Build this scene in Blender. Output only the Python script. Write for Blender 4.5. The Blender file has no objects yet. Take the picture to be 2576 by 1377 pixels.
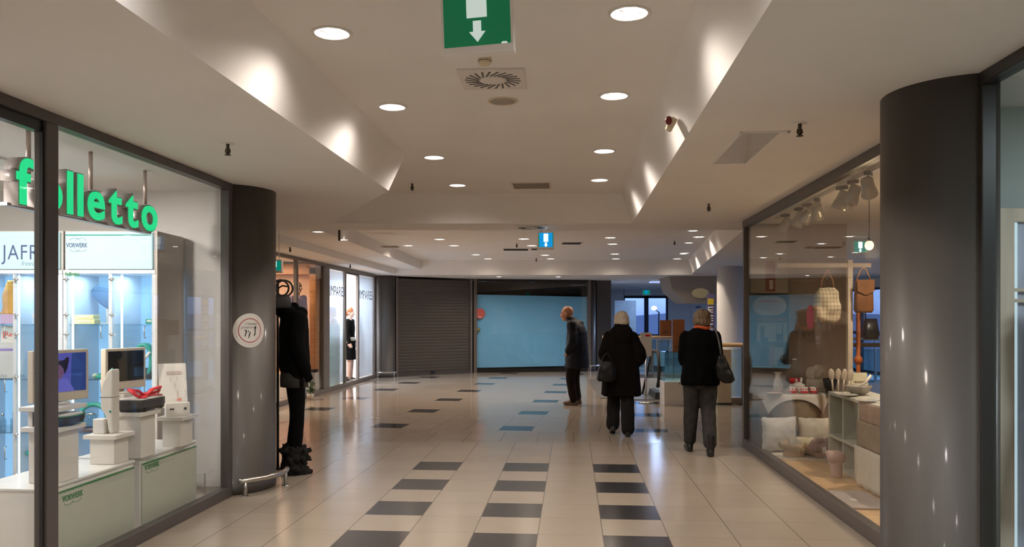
import bpy, bmesh, math, random
from mathutils import Vector, Matrix, noise as mnoise

random.seed(7)
SC = bpy.context.scene
COL = SC.collection
R = math.radians
F, EYE, CX, HY = 1990.0, 1.5, 1288.0, 802.0      # lens in pixels, eye height, horizon of the photograph
A = R(4.35)                                      # the near corridor runs this far to the right of the view
CA, SA = math.cos(A), math.sin(A)
XF = {}                                          # object -> world matrix of the thing it belongs to


def at(px, py, d):
    """measured point of the photograph at distance d -> metres"""
    return Vector(((px - CX) / F * d, d, EYE - (py - HY) / F * d))


def ts(t, s, z=0.0):
    """corridor coordinates (across, along, up) -> world"""
    return Vector((t * CA + s * SA, -t * SA + s * CA, z))


# ------------------------------------------------------------------ mesh building
class MB:
    def __init__(self, M=None):
        self.bm = bmesh.new()
        self.M = M or Matrix.Identity(4)

    def _add(self, verts, faces, smooth=False, mi=0):
        vs = [self.bm.verts.new(self.M @ Vector(v)) for v in verts]
        for f in faces:
            try:
                fc = self.bm.faces.new([vs[i] for i in f])
                fc.smooth = smooth
                fc.material_index = mi
            except ValueError:
                pass
        return vs

    def box(self, c, s, rz=0.0, bev=0.0, mi=0, rx=0.0, ry=0.0):
        x, y, z = (q / 2 for q in s)
        m = Matrix.Translation(Vector(c)) @ Matrix.Rotation(rz, 4, 'Z') @ Matrix.Rotation(ry, 4, 'Y') @ Matrix.Rotation(rx, 4, 'X')
        if bev <= 0:
            co = [(-x, -y, -z), (x, -y, -z), (x, y, -z), (-x, y, -z), (-x, -y, z), (x, -y, z), (x, y, z), (-x, y, z)]
            self._add([m @ Vector(p) for p in co],
                      [(0, 3, 2, 1), (4, 5, 6, 7), (0, 1, 5, 4), (1, 2, 6, 5), (2, 3, 7, 6), (3, 0, 4, 7)], mi=mi)
        else:
            t = bmesh.new()
            bmesh.ops.create_cube(t, size=1.0)
            bmesh.ops.scale(t, vec=Vector(s), verts=t.verts)
            bmesh.ops.bevel(t, geom=list(t.edges), offset=min(bev, min(s) * .45), segments=3, affect='EDGES', profile=.5)
            self._merge(t, m, mi=mi)
        return self

    def _merge(self, t, m=None, smooth=False, mi=0):
        t.verts.index_update()
        vs = [self.bm.verts.new(self.M @ ((m @ v.co) if m else v.co)) for v in t.verts]
        for f in t.faces:
            try:
                n = self.bm.faces.new([vs[v.index] for v in f.verts])
                n.smooth = f.smooth or smooth
                n.material_index = mi
            except ValueError:
                pass
        t.free()

    def quad(self, a, b, c, d, mi=0):
        self._add([a, b, c, d], [(0, 1, 2, 3)], mi=mi)
        return self

    def poly(self, pts, mi=0):
        self._add(pts, [tuple(range(len(pts)))], mi=mi)
        return self

    def prism(self, pts, ext, mi=0, smooth=False):
        """closed polygon pts (3-D) extruded along ext"""
        n = len(pts)
        e = Vector(ext)
        v = [Vector(p) for p in pts] + [Vector(p) + e for p in pts]
        f = [tuple(range(n))[::-1], tuple(range(n, 2 * n))] + [(i, (i + 1) % n, n + (i + 1) % n, n + i) for i in range(n)]
        self._add(v, f, mi=mi, smooth=smooth)
        return self

    def tube(self, path, r, n=10, cap=True, mi=0, sq=1.0, closed=False):
        path = [Vector(p) for p in path]
        k = len(path)
        rr = r if isinstance(r, (list, tuple)) else [r] * k
        rings, up = [], None
        for i, p in enumerate(path):
            if closed:
                tg = path[(i + 1) % k] - path[i - 1]
            else:
                tg = path[min(i + 1, k - 1)] - path[max(i - 1, 0)]
            tg.normalize()
            if up is None:
                up = Vector((0, 0, 1)) if abs(tg.z) < .9 else Vector((0, 1, 0))
            s = tg.cross(up)
            if s.length < 1e-6:
                s = tg.orthogonal()
            s.normalize()
            up = s.cross(tg).normalized()
            rings.append([p + (s * math.cos(2 * math.pi * j / n) + up * math.sin(2 * math.pi * j / n) * sq) * rr[i] for j in range(n)])
        v = [q for g in rings for q in g]
        f = []
        for i in range(k if closed else k - 1):
            a, b = i * n, ((i + 1) % k) * n
            f += [(a + j, a + (j + 1) % n, b + (j + 1) % n, b + j) for j in range(n)]
        if cap and not closed:
            f += [tuple(range(n))[::-1], tuple(range((k - 1) * n, k * n))]
        self._add(v, f, smooth=True, mi=mi)
        return self

    def loft(self, rings, n=24, mi=0, power=2.0):
        """rings: (cx, cy, cz, rx, ry) horizontal super-ellipses"""
        v, f = [], []
        for (cx, cy, cz, rx, ry) in rings:
            for j in range(n):
                a = 2 * math.pi * j / n
                c, s = math.cos(a), math.sin(a)
                v.append((cx + rx * math.copysign(abs(c) ** (2 / power), c), cy + ry * math.copysign(abs(s) ** (2 / power), s), cz))
        k = len(rings)
        for i in range(k - 1):
            f += [(i * n + j, i * n + (j + 1) % n, (i + 1) * n + (j + 1) % n, (i + 1) * n + j) for j in range(n)]
        f += [tuple(range(n))[::-1], tuple(range((k - 1) * n, k * n))]
        self._add(v, f, smooth=True, mi=mi)
        return self

    def lathe(self, prof, c=(0, 0, 0), n=28, m=None, mi=0, caps=True):
        """prof: (r, z) from bottom to top about the z axis"""
        v, f = [], []
        for (r, z) in prof:
            for j in range(n):
                a = 2 * math.pi * j / n
                p = Vector((r * math.cos(a), r * math.sin(a), z))
                v.append((m @ p if m else p) + Vector(c))
        k = len(prof)
        for i in range(k - 1):
            f += [(i * n + j, i * n + (j + 1) % n, (i + 1) * n + (j + 1) % n, (i + 1) * n + j) for j in range(n)]
        if caps and prof[0] != prof[-1] and prof[0][0] > 1e-6:
            f.append(tuple(range(n))[::-1])
        if caps and prof[0] != prof[-1] and prof[-1][0] > 1e-6:
            f.append(tuple(range((k - 1) * n, k * n)))
        self._add(v, f, smooth=True, mi=mi)
        return self

    def ell(self, c, r, m=None, u=18, w=12, mi=0):
        t = bmesh.new()
        bmesh.ops.create_uvsphere(t, u_segments=u, v_segments=w, radius=1.0)
        bmesh.ops.scale(t, vec=Vector(r), verts=t.verts)
        mm = Matrix.Translation(Vector(c)) @ (m or Matrix.Identity(4))
        self._merge(t, mm, smooth=True, mi=mi)
        return self

    def disc(self, c, r, h, n=32, axis='Z', mi=0):
        ex = {'X': (0, 1, 2), 'Y': (0, 2, 1), 'Z': (0, 1, 2)}
        pts = []
        for j in range(n):
            a = 2 * math.pi * j / n
            if axis == 'Z':
                pts.append((c[0] + r * math.cos(a), c[1] + r * math.sin(a), c[2]))
            elif axis == 'Y':
                pts.append((c[0] + r * math.cos(a), c[1], c[2] + r * math.sin(a)))
            else:
                pts.append((c[0], c[1] + r * math.cos(a), c[2] + r * math.sin(a)))
        return self.prism(pts, {'Z': (0, 0, h), 'Y': (0, h, 0), 'X': (h, 0, 0)}[axis], mi=mi)

    def mesh(self, me, m, mi=0):
        t = bmesh.new()
        t.from_mesh(me)
        self._merge(t, m, mi=mi)
        return self

    def build(self, name, mats, parent=None, bevel=0.0, shade=None, origin=None):
        bm = self.bm
        bmesh.ops.remove_doubles(bm, verts=bm.verts, dist=1e-6)
        bmesh.ops.recalc_face_normals(bm, faces=bm.faces)
        if parent is not None:
            bm.transform(XF[parent].inverted())
            W = XF[parent]
            loc = None
        else:
            if origin is None:
                xs = [v.co for v in bm.verts]
                lo = Vector((min(v.x for v in xs), min(v.y for v in xs), min(v.z for v in xs)))
                hi = Vector((max(v.x for v in xs), max(v.y for v in xs), max(v.z for v in xs)))
                loc = Vector(((lo.x + hi.x) / 2, (lo.y + hi.y) / 2, lo.z))
            else:
                loc = Vector(origin)
            W = Matrix.Translation(loc)
            bm.transform(W.inverted())
        me = bpy.data.meshes.new(name)
        bm.to_mesh(me)
        bm.free()
        for m in (mats if isinstance(mats, (list, tuple)) else [mats]):
            me.materials.append(m)
        if shade is not None:
            me.polygons.foreach_set('use_smooth', [shade] * len(me.polygons))
        o = bpy.data.objects.new(name, me)
        COL.objects.link(o)
        if parent is not None:
            o.parent = parent
        else:
            o.location = loc
        XF[o] = W
        if bevel > 0:
            b = o.modifiers.new('bevel', 'BEVEL')
            b.width = bevel
            b.segments = 2
            b.limit_method = 'ANGLE'
        return o


def thing(name, label, cat, loc=(0, 0, 0), rz=0.0, group=None):
    o = bpy.data.objects.new(name, None)
    o.empty_display_size = .1
    COL.objects.link(o)
    o.location = loc
    o.rotation_euler = (0, 0, rz)
    XF[o] = Matrix.Translation(Vector(loc)) @ Matrix.Rotation(rz, 4, 'Z')
    o['label'], o['category'] = label, cat
    if group:
        o['group'] = group
    return o


def tag(o, label, cat, group=None, kind=None):
    o['label'], o['category'] = label, cat
    if group:
        o['group'] = group
    if kind:
        o['kind'] = kind
    return o


def struct(o):
    o['kind'] = 'structure'
    return o


def sroot(name, loc=(0, 0, 0), rz=0.0):
    o = bpy.data.objects.new(name, None)
    COL.objects.link(o)
    o.location = loc
    o.rotation_euler = (0, 0, rz)
    XF[o] = Matrix.Translation(Vector(loc)) @ Matrix.Rotation(rz, 4, 'Z')
    o['kind'] = 'structure'
    return o


def L(p):
    """builder working in the local axes of thing p"""
    return MB(XF[p])


def copy_tree(o, parent=None):
    c = o.copy()
    COL.objects.link(c)
    if parent is not None:
        c.parent = parent
    for ch in list(o.children):
        copy_tree(ch, c)
    return c


def baked(build, mods):
    """mesh of a temporary object after its modifiers"""
    me = bpy.data.meshes.new('t')
    build.bm.to_mesh(me)
    build.bm.free()
    o = bpy.data.objects.new('t', me)
    COL.objects.link(o)
    for typ, kw in mods:
        m = o.modifiers.new(typ, typ)
        for k, v in kw.items():
            setattr(m, k, v)
    dg = bpy.context.evaluated_depsgraph_get()
    out = bpy.data.meshes.new_from_object(o.evaluated_get(dg))
    bpy.data.objects.remove(o)
    bpy.data.meshes.remove(me)
    return out


def fused(build, name, mats, parent, voxel=.01, smooth=3, fold=0.0, fscale=(9, 9, 3), fn=None):
    """one continuous surface from overlapping closed shapes (local axes of parent)"""
    if build.M != Matrix.Identity(4):
        build.bm.transform(XF[parent].inverted())
    me = baked(build, [('REMESH', dict(mode='VOXEL', voxel_size=voxel, use_smooth_shade=True)),
                       ('SMOOTH', dict(iterations=smooth, factor=.5))])
    if fold or fn:
        nr = [v.normal.copy() for v in me.vertices]
        for v, n in zip(me.vertices, nr):
            d = 0
            if fold:
                d += fold * mnoise.noise(Vector((v.co.x * fscale[0], v.co.y * fscale[1], v.co.z * fscale[2])))
            if fn:
                d += fn(v.co)
            v.co += n * d
    me.polygons.foreach_set('use_smooth', [True] * len(me.polygons))
    for m in (mats if isinstance(mats, (list, tuple)) else [mats]):
        me.materials.append(m)
    me.name = name
    o = bpy.data.objects.new(name, me)
    COL.objects.link(o)
    o.parent = parent
    XF[o] = XF[parent]
    return o


_txt = {}


def text_mesh(body, size=1.0, ext=.002, bold=0.0, shear=0.0, align='LEFT', spacing=1.0):
    cu = bpy.data.curves.new('t', 'FONT')
    cu.body = body
    cu.size = size
    cu.extrude = ext
    cu.offset = bold
    cu.shear = shear
    cu.align_x = align
    cu.space_character = spacing
    cu.resolution_u = 4
    o = bpy.data.objects.new('t', cu)
    COL.objects.link(o)
    dg = bpy.context.evaluated_depsgraph_get()
    me = bpy.data.meshes.new_from_object(o.evaluated_get(dg))
    bpy.data.objects.remove(o)
    bpy.data.curves.remove(cu)
    return me


def plane_m(loc, right, up=(0, 0, 1)):
    r = Vector(right).normalized()
    u = Vector(up).normalized()
    n = r.cross(u).normalized()
    m = Matrix((r, u, n)).transposed().to_4x4()
    m.translation = Vector(loc)
    return m


def lettering(body, loc, right, size, mat, parent, name='lettering', up=(0, 0, 1), width=None, **k):
    me = text_mesh(body, size, **k)
    m = plane_m(loc, right, up)
    if width:
        w = max(v.co.x for v in me.vertices) - min(v.co.x for v in me.vertices)
        m = m @ Matrix.Diagonal((width / w, 1, 1, 1))
    b = MB()
    b.mesh(me, m)
    bpy.data.meshes.remove(me)
    return b.build(name, mat, parent)


# ------------------------------------------------------------------ materials
def _nt(name):
    m = bpy.data.materials.new(name)
    m.use_nodes = True
    nt = m.node_tree
    return m, nt, nt.nodes['Principled BSDF']


def mat(name, col, rough=.5, metal=0.0, var=.08, scale=8.0, emit=None, estr=0.0, bump=0.0, bscale=None, coat=0.0, spec=.5, stretch=(1, 1, 1), sheen=0.0):
    m, nt, p = _nt(name)
    N, K = nt.nodes, nt.links
    tc = N.new('ShaderNodeTexCoord')
    mp = N.new('ShaderNodeMapping')
    mp.inputs['Scale'].default_value = stretch
    K.new(tc.outputs['Object'], mp.inputs['Vector'])
    nz = N.new('ShaderNodeTexNoise')
    nz.inputs['Scale'].default_value = scale
    nz.inputs['Detail'].default_value = 4
    K.new(mp.outputs['Vector'], nz.inputs['Vector'])
    rp = N.new('ShaderNodeValToRGB')
    c = Vector(col)
    rp.color_ramp.elements[0].position, rp.color_ramp.elements[1].position = .3, .7
    rp.color_ramp.elements[0].color = (*(c * (1 - var)), 1)
    rp.color_ramp.elements[1].color = (*[min(1, q * (1 + var)) for q in c], 1)
    K.new(nz.outputs['Fac'], rp.inputs['Fac'])
    K.new(rp.outputs['Color'], p.inputs['Base Color'])
    p.inputs['Roughness'].default_value = rough
    p.inputs['Metallic'].default_value = metal
    p.inputs['Specular IOR Level'].default_value = spec
    p.inputs['Coat Weight'].default_value = coat
    p.inputs['Coat Roughness'].default_value = .08
    p.inputs['Sheen Weight'].default_value = sheen
    if emit:
        p.inputs['Emission Color'].default_value = (*emit, 1)
        p.inputs['Emission Strength'].default_value = estr
    if bump:
        bz = N.new('ShaderNodeTexNoise')
        bz.inputs['Scale'].default_value = bscale or scale * 6
        K.new(mp.outputs['Vector'], bz.inputs['Vector'])
        b = N.new('ShaderNodeBump')
        b.inputs['Strength'].default_value = bump
        b.inputs['Distance'].default_value = .01
        K.new(bz.outputs['Fac'], b.inputs['Height'])
        K.new(b.outputs['Normal'], p.inputs['Normal'])
    return m


def glass(name, tint=(1, 1, 1), refl=1.0, rough=0.0, opac=0.0):
    """clear pane: Schlick mix of see-through and mirror"""
    m = bpy.data.materials.new(name)
    m.use_nodes = True
    nt = m.node_tree
    N, K = nt.nodes, nt.links
    N.clear()
    out = N.new('ShaderNodeOutputMaterial')
    lw = N.new('ShaderNodeLayerWeight')
    lw.inputs['Blend'].default_value = .5
    pw = N.new('ShaderNodeMath')
    pw.operation = 'POWER'
    pw.inputs[1].default_value = 5
    K.new(lw.outputs['Facing'], pw.inputs[0])
    ma = N.new('ShaderNodeMath')
    ma.operation = 'MULTIPLY_ADD'
    ma.inputs[1].default_value = .96 * refl
    ma.inputs[2].default_value = .04 * refl
    K.new(pw.outputs[0], ma.inputs[0])
    tr = N.new('ShaderNodeBsdfTransparent')
    tr.inputs['Color'].default_value = (*tint, 1)
    gl = N.new('ShaderNodeBsdfGlossy')
    gl.inputs['Roughness'].default_value = rough
    mx = N.new('ShaderNodeMixShader')
    K.new(ma.outputs[0], mx.inputs['Fac'])
    if opac > 0:
        df = N.new('ShaderNodeBsdfTranslucent')
        df.inputs['Color'].default_value = (*tint, 1)
        d2 = N.new('ShaderNodeBsdfDiffuse')
        d2.inputs['Color'].default_value = (*tint, 1)
        m0 = N.new('ShaderNodeMixShader')
        m0.inputs['Fac'].default_value = .5
        K.new(df.outputs[0], m0.inputs[1])
        K.new(d2.outputs[0], m0.inputs[2])
        m1 = N.new('ShaderNodeMixShader')
        m1.inputs['Fac'].default_value = opac
        K.new(tr.outputs[0], m1.inputs[1])
        K.new(m0.outputs[0], m1.inputs[2])
        K.new(m1.outputs[0], mx.inputs[1])
    else:
        K.new(tr.outputs[0], mx.inputs[1])
    K.new(gl.outputs[0], mx.inputs[2])
    K.new(mx.outputs[0], out.inputs['Surface'])
    return m


def emis(name, col, strength, sparkle=0.0, scale=30.0):
    m = bpy.data.materials.new(name)
    m.use_nodes = True
    nt = m.node_tree
    N, K = nt.nodes, nt.links
    p = N['Principled BSDF']
    p.inputs['Base Color'].default_value = (*[min(.8, c) * .4 for c in col], 1)
    p.inputs['Roughness'].default_value = .4
    p.inputs['Emission Color'].default_value = (*col, 1)
    p.inputs['Emission Strength'].default_value = strength
    if sparkle:
        tc = N.new('ShaderNodeTexCoord')
        vo = N.new('ShaderNodeTexVoronoi')
        vo.inputs['Scale'].default_value = scale
        K.new(tc.outputs['Object'], vo.inputs['Vector'])
        sx = N.new('ShaderNodeSeparateColor')
        K.new(vo.outputs['Color'], sx.inputs['Color'])
        mr = N.new('ShaderNodeMapRange')
        mr.inputs['From Min'].default_value = .0
        mr.inputs['From Max'].default_value = 1.0
        mr.inputs['To Min'].default_value = strength * (1 - sparkle)
        mr.inputs['To Max'].default_value = strength * (1 + sparkle)
        K.new(sx.outputs[0], mr.inputs['Value'])
        K.new(mr.outputs['Result'], p.inputs['Emission Strength'])
    return m


class NX:
    """tiny expression builder for shader maths"""
    def __init__(self, nt):
        self.N, self.K = nt.nodes, nt.links

    def m(self, op, a, b=None, c=None):
        n = self.N.new('ShaderNodeMath')
        n.operation = op
        for i, v in enumerate((a, b, c)):
            if v is None:
                continue
            if isinstance(v, (int, float)):
                n.inputs[i].default_value = v
            else:
                self.K.new(v, n.inputs[i])
        return n.outputs[0]


def tile_mat(name, ang, w, t0, s0, period, cols=None, smax=None, rough=.055):
    """square floor tiles; dark ones every `period` tiles (or in the listed columns)"""
    m, nt, p = _nt(name)
    N, K = nt.nodes, nt.links
    x = NX(nt)
    g = N.new('ShaderNodeNewGeometry')
    sp = N.new('ShaderNodeSeparateXYZ')
    K.new(g.outputs['Position'], sp.inputs[0])
    X, Y = sp.outputs[0], sp.outputs[1]
    c, s = math.cos(ang), math.sin(ang)
    T = x.m('SUBTRACT', x.m('MULTIPLY', X, c), x.m('MULTIPLY', Y, s))
    S = x.m('ADD', x.m('MULTIPLY', X, s), x.m('MULTIPLY', Y, c))
    ti = x.m('DIVIDE', x.m('SUBTRACT', T, t0), w)
    si = x.m('DIVIDE', x.m('SUBTRACT', S, s0), w)
    ft, fs = x.m('FLOOR', ti), x.m('FLOOR', si)
    jt = x.m('ABSOLUTE', x.m('SUBTRACT', x.m('FRACT', ti), .5))
    js = x.m('ABSOLUTE', x.m('SUBTRACT', x.m('FRACT', si), .5))
    joint = x.m('MAXIMUM', x.m('GREATER_THAN', jt, .5 - .008), x.m('MULTIPLY', x.m('GREATER_THAN', js, .5 - .006), .6))
    if period:
        dk = x.m('MULTIPLY', x.m('LESS_THAN', x.m('FLOORED_MODULO', x.m('ADD', fs, .01), period), .5),
                 x.m('LESS_THAN', x.m('FLOORED_MODULO', x.m('ADD', ft, .01), period), .5))
        if cols:
            lo, hi = cols
            dk = x.m('MULTIPLY', dk, x.m('MULTIPLY', x.m('GREATER_THAN', ft, lo - .5), x.m('LESS_THAN', ft, hi + .5)))
        if smax is not None:
            dk = x.m('MULTIPLY', dk, x.m('LESS_THAN', S, smax))
    cb = N.new('ShaderNodeCombineXYZ')
    K.new(ft, cb.inputs[0])
    K.new(fs, cb.inputs[1])
    wn = N.new('ShaderNodeTexWhiteNoise')
    wn.noise_dimensions = '2D'
    K.new(cb.outputs[0], wn.inputs['Vector'])
    nz = N.new('ShaderNodeTexNoise')
    nz.inputs['Scale'].default_value = 3.0
    nz.inputs['Detail'].default_value = 6
    K.new(g.outputs['Position'], nz.inputs['Vector'])
    v = x.m('ADD', x.m('MULTIPLY', wn.outputs['Value'], .08), x.m('MULTIPLY', nz.outputs['Fac'], .14))
    rp = N.new('ShaderNodeValToRGB')
    rp.color_ramp.elements[0].position, rp.color_ramp.elements[1].position = .03, .2
    rp.color_ramp.elements[0].color = (*FLOOR_A, 1)
    rp.color_ramp.elements[1].color = (*FLOOR_B, 1)
    K.new(v, rp.inputs['Fac'])
    colr = rp.outputs['Color']
    if period:
        mx = N.new('ShaderNodeMix')
        mx.data_type = 'RGBA'
        K.new(dk, mx.inputs['Factor'])
        K.new(colr, mx.inputs['A'])
        mx.inputs['B'].default_value = (.042, .042, .044, 1)
        colr = mx.outputs['Result']
    mj = N.new('ShaderNodeMix')
    mj.data_type = 'RGBA'
    K.new(x.m('MULTIPLY', joint, .75), mj.inputs['Factor'])
    K.new(colr, mj.inputs['A'])
    mj.inputs['B'].default_value = (.13, .10, .075, 1)
    K.new(mj.outputs['Result'], p.inputs['Base Color'])
    K.new(x.m('ADD', x.m('MULTIPLY', nz.outputs['Fac'], .06), rough), p.inputs['Roughness'])
    p.inputs['Specular IOR Level'].default_value = .5
    b = N.new('ShaderNodeBump')
    b.inputs['Strength'].default_value = .15
    b.inputs['Distance'].default_value = .003
    K.new(x.m('SUBTRACT', 1.0, joint), b.inputs['Height'])
    K.new(b.outputs['Normal'], p.inputs['Normal'])
    return m


FLOOR_A, FLOOR_B = (.36, .302, .243), (.415, .352, .285)
M = dict(
    ceil=mat('ceiling_paint', (.86, .835, .81), .75, var=.02, scale=1.5, spec=.2),
    wall=mat('wall_paint', (.78, .76, .74), .7, var=.02, scale=2, spec=.2),
    wall2=mat('wall_taupe', (.38, .33, .28), .7, var=.04, scale=2),
    frame=mat('frame_paint', (.085, .072, .068), .35, var=.06, scale=5, spec=.5),
    black=mat('black_paint', (.012, .011, .011), .35, var=.1),
    pillar=mat('pillar_lacquer', (.082, .073, .066), .43, metal=.12, var=.05, scale=2.0, coat=.06, stretch=(6, 6, .4)),
    steel=mat('brushed_steel', (.55, .53, .50), .28, metal=1.0, var=.06, scale=30),
    white=mat('white_lacquer', (.74, .72, .69), .35, var=.02, coat=.2),
    whitem=mat('white_matt', (.78, .77, .75), .6, var=.02),
    cream=mat('cream_lacquer', (.70, .60, .42), .45, var=.03),
    glassm=glass('clear_glass', (.985, .995, .99), 1.0),
    glassg=glass('greenish_glass', (.80, .92, .92), 1.2),
    chrome=mat('chrome', (.8, .8, .8), .12, metal=1.0, var=.02),
    dkgrey=mat('dark_grey_plastic', (.03, .03, .032), .45, var=.1),
    rubber=mat('black_rubber', (.015, .015, .016), .7, var=.1),
    brass=mat('sprinkler_metal', (.10, .08, .06), .4, metal=.8, var=.05),
    green=mat('green_print', (.05, .22, .07), .5),
    teal=mat('teal_plastic', (.01, .30, .24), .35, var=.08),
    red=mat('red_satin', (.72, .02, .03), .4, var=.12, scale=20),
    orangewood=mat('orange_wood', (.55, .26, .09), .45, var=.15, scale=3, stretch=(1, 1, 8)),
    wood=mat('light_oak', (.62, .40, .20), .4, var=.15, scale=3, stretch=(1, 10, 1)),
    palewood=mat('pale_wood', (.66, .56, .44), .5, var=.10, scale=3, stretch=(8, 8, .6)),
    marble=mat('marble_plinth', (.62, .57, .50), .4, var=.12, scale=6),
    leather=mat('brown_leather', (.20, .085, .03), .5, var=.2, scale=10, bump=.2),
)
# ------------------------------------------------------------------ camera, world, view
cam = bpy.data.cameras.new('camera')
cam.sensor_width = 36
cam.lens = F / 2576 * 36
cam.shift_y = (HY - 688.5) / 2576
cam.clip_end = 300
co = bpy.data.objects.new('camera', cam)
co.location = (0, 0, EYE)
co.rotation_euler = (R(90), 0, 0)
COL.objects.link(co)
SC.camera = co
SC.view_settings.view_transform = 'Standard'
SC.view_settings.look = 'None'
SC.view_settings.gamma = 1
SC.view_settings.exposure = EXPOSURE = -0.22
SC.cycles.use_denoising = True
SC.cycles.max_bounces = 10
SC.cycles.diffuse_bounces = 5
SC.cycles.glossy_bounces = 4
SC.cycles.transparent_max_bounces = 24
SC.cycles.caustics_reflective = False
SC.cycles.caustics_refractive = False
SC.cycles.sample_clamp_indirect = 6

w = bpy.data.worlds.new('dusk_sky')
SC.world = w
w.use_nodes = True
nt = w.node_tree
bg = nt.nodes['Background']
tc = nt.nodes.new('ShaderNodeTexCoord')
sp = nt.nodes.new('ShaderNodeSeparateXYZ')
nt.links.new(tc.outputs['Generated'], sp.inputs[0])
nz = nt.nodes.new('ShaderNodeTexNoise')
nz.inputs['Scale'].default_value = 14
nt.links.new(tc.outputs['Generated'], nz.inputs['Vector'])
x = NX(nt)
h = x.m('ADD', x.m('MULTIPLY', sp.outputs[2], 9.0), x.m('MULTIPLY', nz.outputs['Fac'], .5))
rp = nt.nodes.new('ShaderNodeValToRGB')
e = rp.color_ramp.elements
e[0].position, e[0].color = .0, (.13, .22, .50, 1)
e[1].position, e[1].color = 1.0, (.22, .42, .95, 1)
q = e.new(.32)
q.color = (.17, .27, .62, 1)
q = e.new(.55)
q.color = (.24, .40, .85, 1)
nt.links.new(h, rp.inputs['Fac'])
nt.links.new(rp.outputs['Color'], bg.inputs['Color'])
bg.inputs['Strength'].default_value = 2.3

# ------------------------------------------------------------------ floor
M['tile_near'] = tile_mat('floor_tiles_stripes', A, .449, .211, 8.196 - .449, 2, cols=(-4, 0), smax=8.2, rough=.16)
M['tile_band'] = tile_mat('floor_tiles_band', A, .449, .02, 9.75, 0, rough=.10)
M['tile_far'] = tile_mat('floor_tiles_scatter', R(8.71), .449, -1.567 - .2245, 10.69 - .2245, 4, rough=.085)
M['tile_low'] = mat('lower_floor', (.35, .36, .38), .25, var=.05)
b = MB()
b.poly([ts(-9, -6.3), ts(9, -6.3), Vector((9.9, 9.60, 0)), Vector((-8.6, 9.60, 0))], 0)
b.poly([(-8.6, 9.60, 0), (9.9, 9.60, 0), (9.9, 10.42, 0), (-8.6, 10.42, 0)], 1)
b.poly([(-8.6, 10.42, 0), (9.9, 10.42, 0), (9.9, 14.15, 0), (2.74, 14.15, 0), (2.74, 14.62, 0), (1.92, 14.62, 0), (2.14, 20.0, 0), (4.4, 20.0, 0), (4.4, 18.2, 0), (9.9, 18.2, 0), (9.9, 30.2, 0), (-8.6, 30.2, 0)], 2)
fl = b.build('floor', [M['tile_near'], M['tile_band'], M['tile_far']], origin=(0, 0, 0))
struct(fl)
# rim of the stairwell opening and the level below it
b = MB()
V = Vector
for p, q in [((9.9, 14.15), (2.74, 14.15)), ((2.74, 14.15), (2.74, 14.62)), ((2.74, 14.62), (1.92, 14.62)), ((1.92, 14.62), (2.14, 20.0)), ((2.14, 20.0), (4.4, 20.0)), ((4.4, 20.0), (4.4, 18.2)), ((4.4, 18.2), (9.9, 18.2))]:
    b.quad((*p, -.005), (*q, -.005), (*q, -.45), (*p, -.45))
struct(b.build('trim_1', M['wall']))
b = MB()
b.quad((-1, 13, -4), (9.9, 13, -4), (9.9, 24, -4), (-1, 24, -4))
struct(b.build('floor.001', M['tile_low']))
b = MB()
b.quad((-1, 13, -4), (-1, 24, -4), (-1, 24, -.45), (-1, 13, -.45))
b.quad((-1, 24, -4), (9.9, 24, -4), (9.9, 24, -.45), (-1, 24, -.45))
b.quad((-1, 13, -4), (9.9, 13, -4), (9.9, 13, -.45), (-1, 13, -.45))
struct(b.build('wall_lower', M['wall']))


# ------------------------------------------------------------------ ceilings
def slab(name, bottom, top, zb, zt, m=None):
    n = len(bottom)
    b = MB()
    v = [Vector((p[0], p[1], zb)) for p in bottom] + [Vector((p[0], p[1], zt)) for p in top]
    b._add(v, [tuple(range(n)), tuple(range(n, 2 * n))] + [(i, (i + 1) % n, n + (i + 1) % n, n + i) for i in range(n)])
    return struct(b.build(name, m or M['ceil']))


ZS, ZC, ZT = 2.64, 2.97, 3.06
cn = ts(-1.63, 6.94)
slab('ceiling_soffit_left', [ts(-6, -6.2), ts(-1.63, -6.2), cn, (-2.175, 9.47), (-6.6, 9.47)],
     [ts(-6, -6.2), ts(-1.44, -6.2), (cn.x + .188, cn.y + .032), (-2.0, 9.5), (-6.6, 9.5)], ZS, ZT)
slab('ceiling_soffit_right', [ts(.713, -6.2), ts(.713, 9.552), (8.0, 9.47), ts(6, -6.2)],
     [ts(.54, -6.2), ts(.54, 9.56), (8.0, 9.5), ts(6, -6.2)], ZS, ZT)
slab('ceiling_beam', [(-8.6, 9.47), (9.9, 9.47), (9.9, 10.17), (-8.6, 10.17)],
     [(-8.6, 9.25), (9.9, 9.25), (9.9, 10.17), (-8.6, 10.17)], ZS - .001, ZT)
slab('ceiling', [ts(-3.2, -6.2), ts(2.2, -6.2), ts(2.2, 9.6), ts(-3.2, 9.6)], [ts(-3.2, -6.2), ts(2.2, -6.2), ts(2.2, 9.6), ts(-3.2, 9.6)], ZC, ZT + .02)
p = [(-8.6, 10.1), (9.9, 10.1), (9.9, 20.1), (-8.6, 20.1)]
slab('ceiling.001', p, p, ZC, ZT + .02)
p = [(-2.763, 10.17), (-2.30, 20.0), (-8.6, 20.0), (-8.6, 10.17)]
slab('ceiling_step_upper', p, p, 2.75, ZT)
p = [(-3.525, 10.17), (-2.94, 20.0), (-8.6, 20.0), (-8.6, 10.17)]
slab('ceiling_step_lower', p, p, 2.62, ZT)
p = [(2.98, 10.17), (9.9, 10.17), (9.9, 19.95), (4.54, 19.95)]
slab('ceiling_soffit_atrium', p, [(2.86, 10.17), (9.9, 10.17), (9.9, 19.95), (4.42, 19.95)], ZS, ZT)
p = [(-8.6, 19.9), (9.9, 19.9), (9.9, 30.2), (-8.6, 30.2)]
slab('ceiling_soffit_back', p, p, 2.6, ZT)
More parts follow.
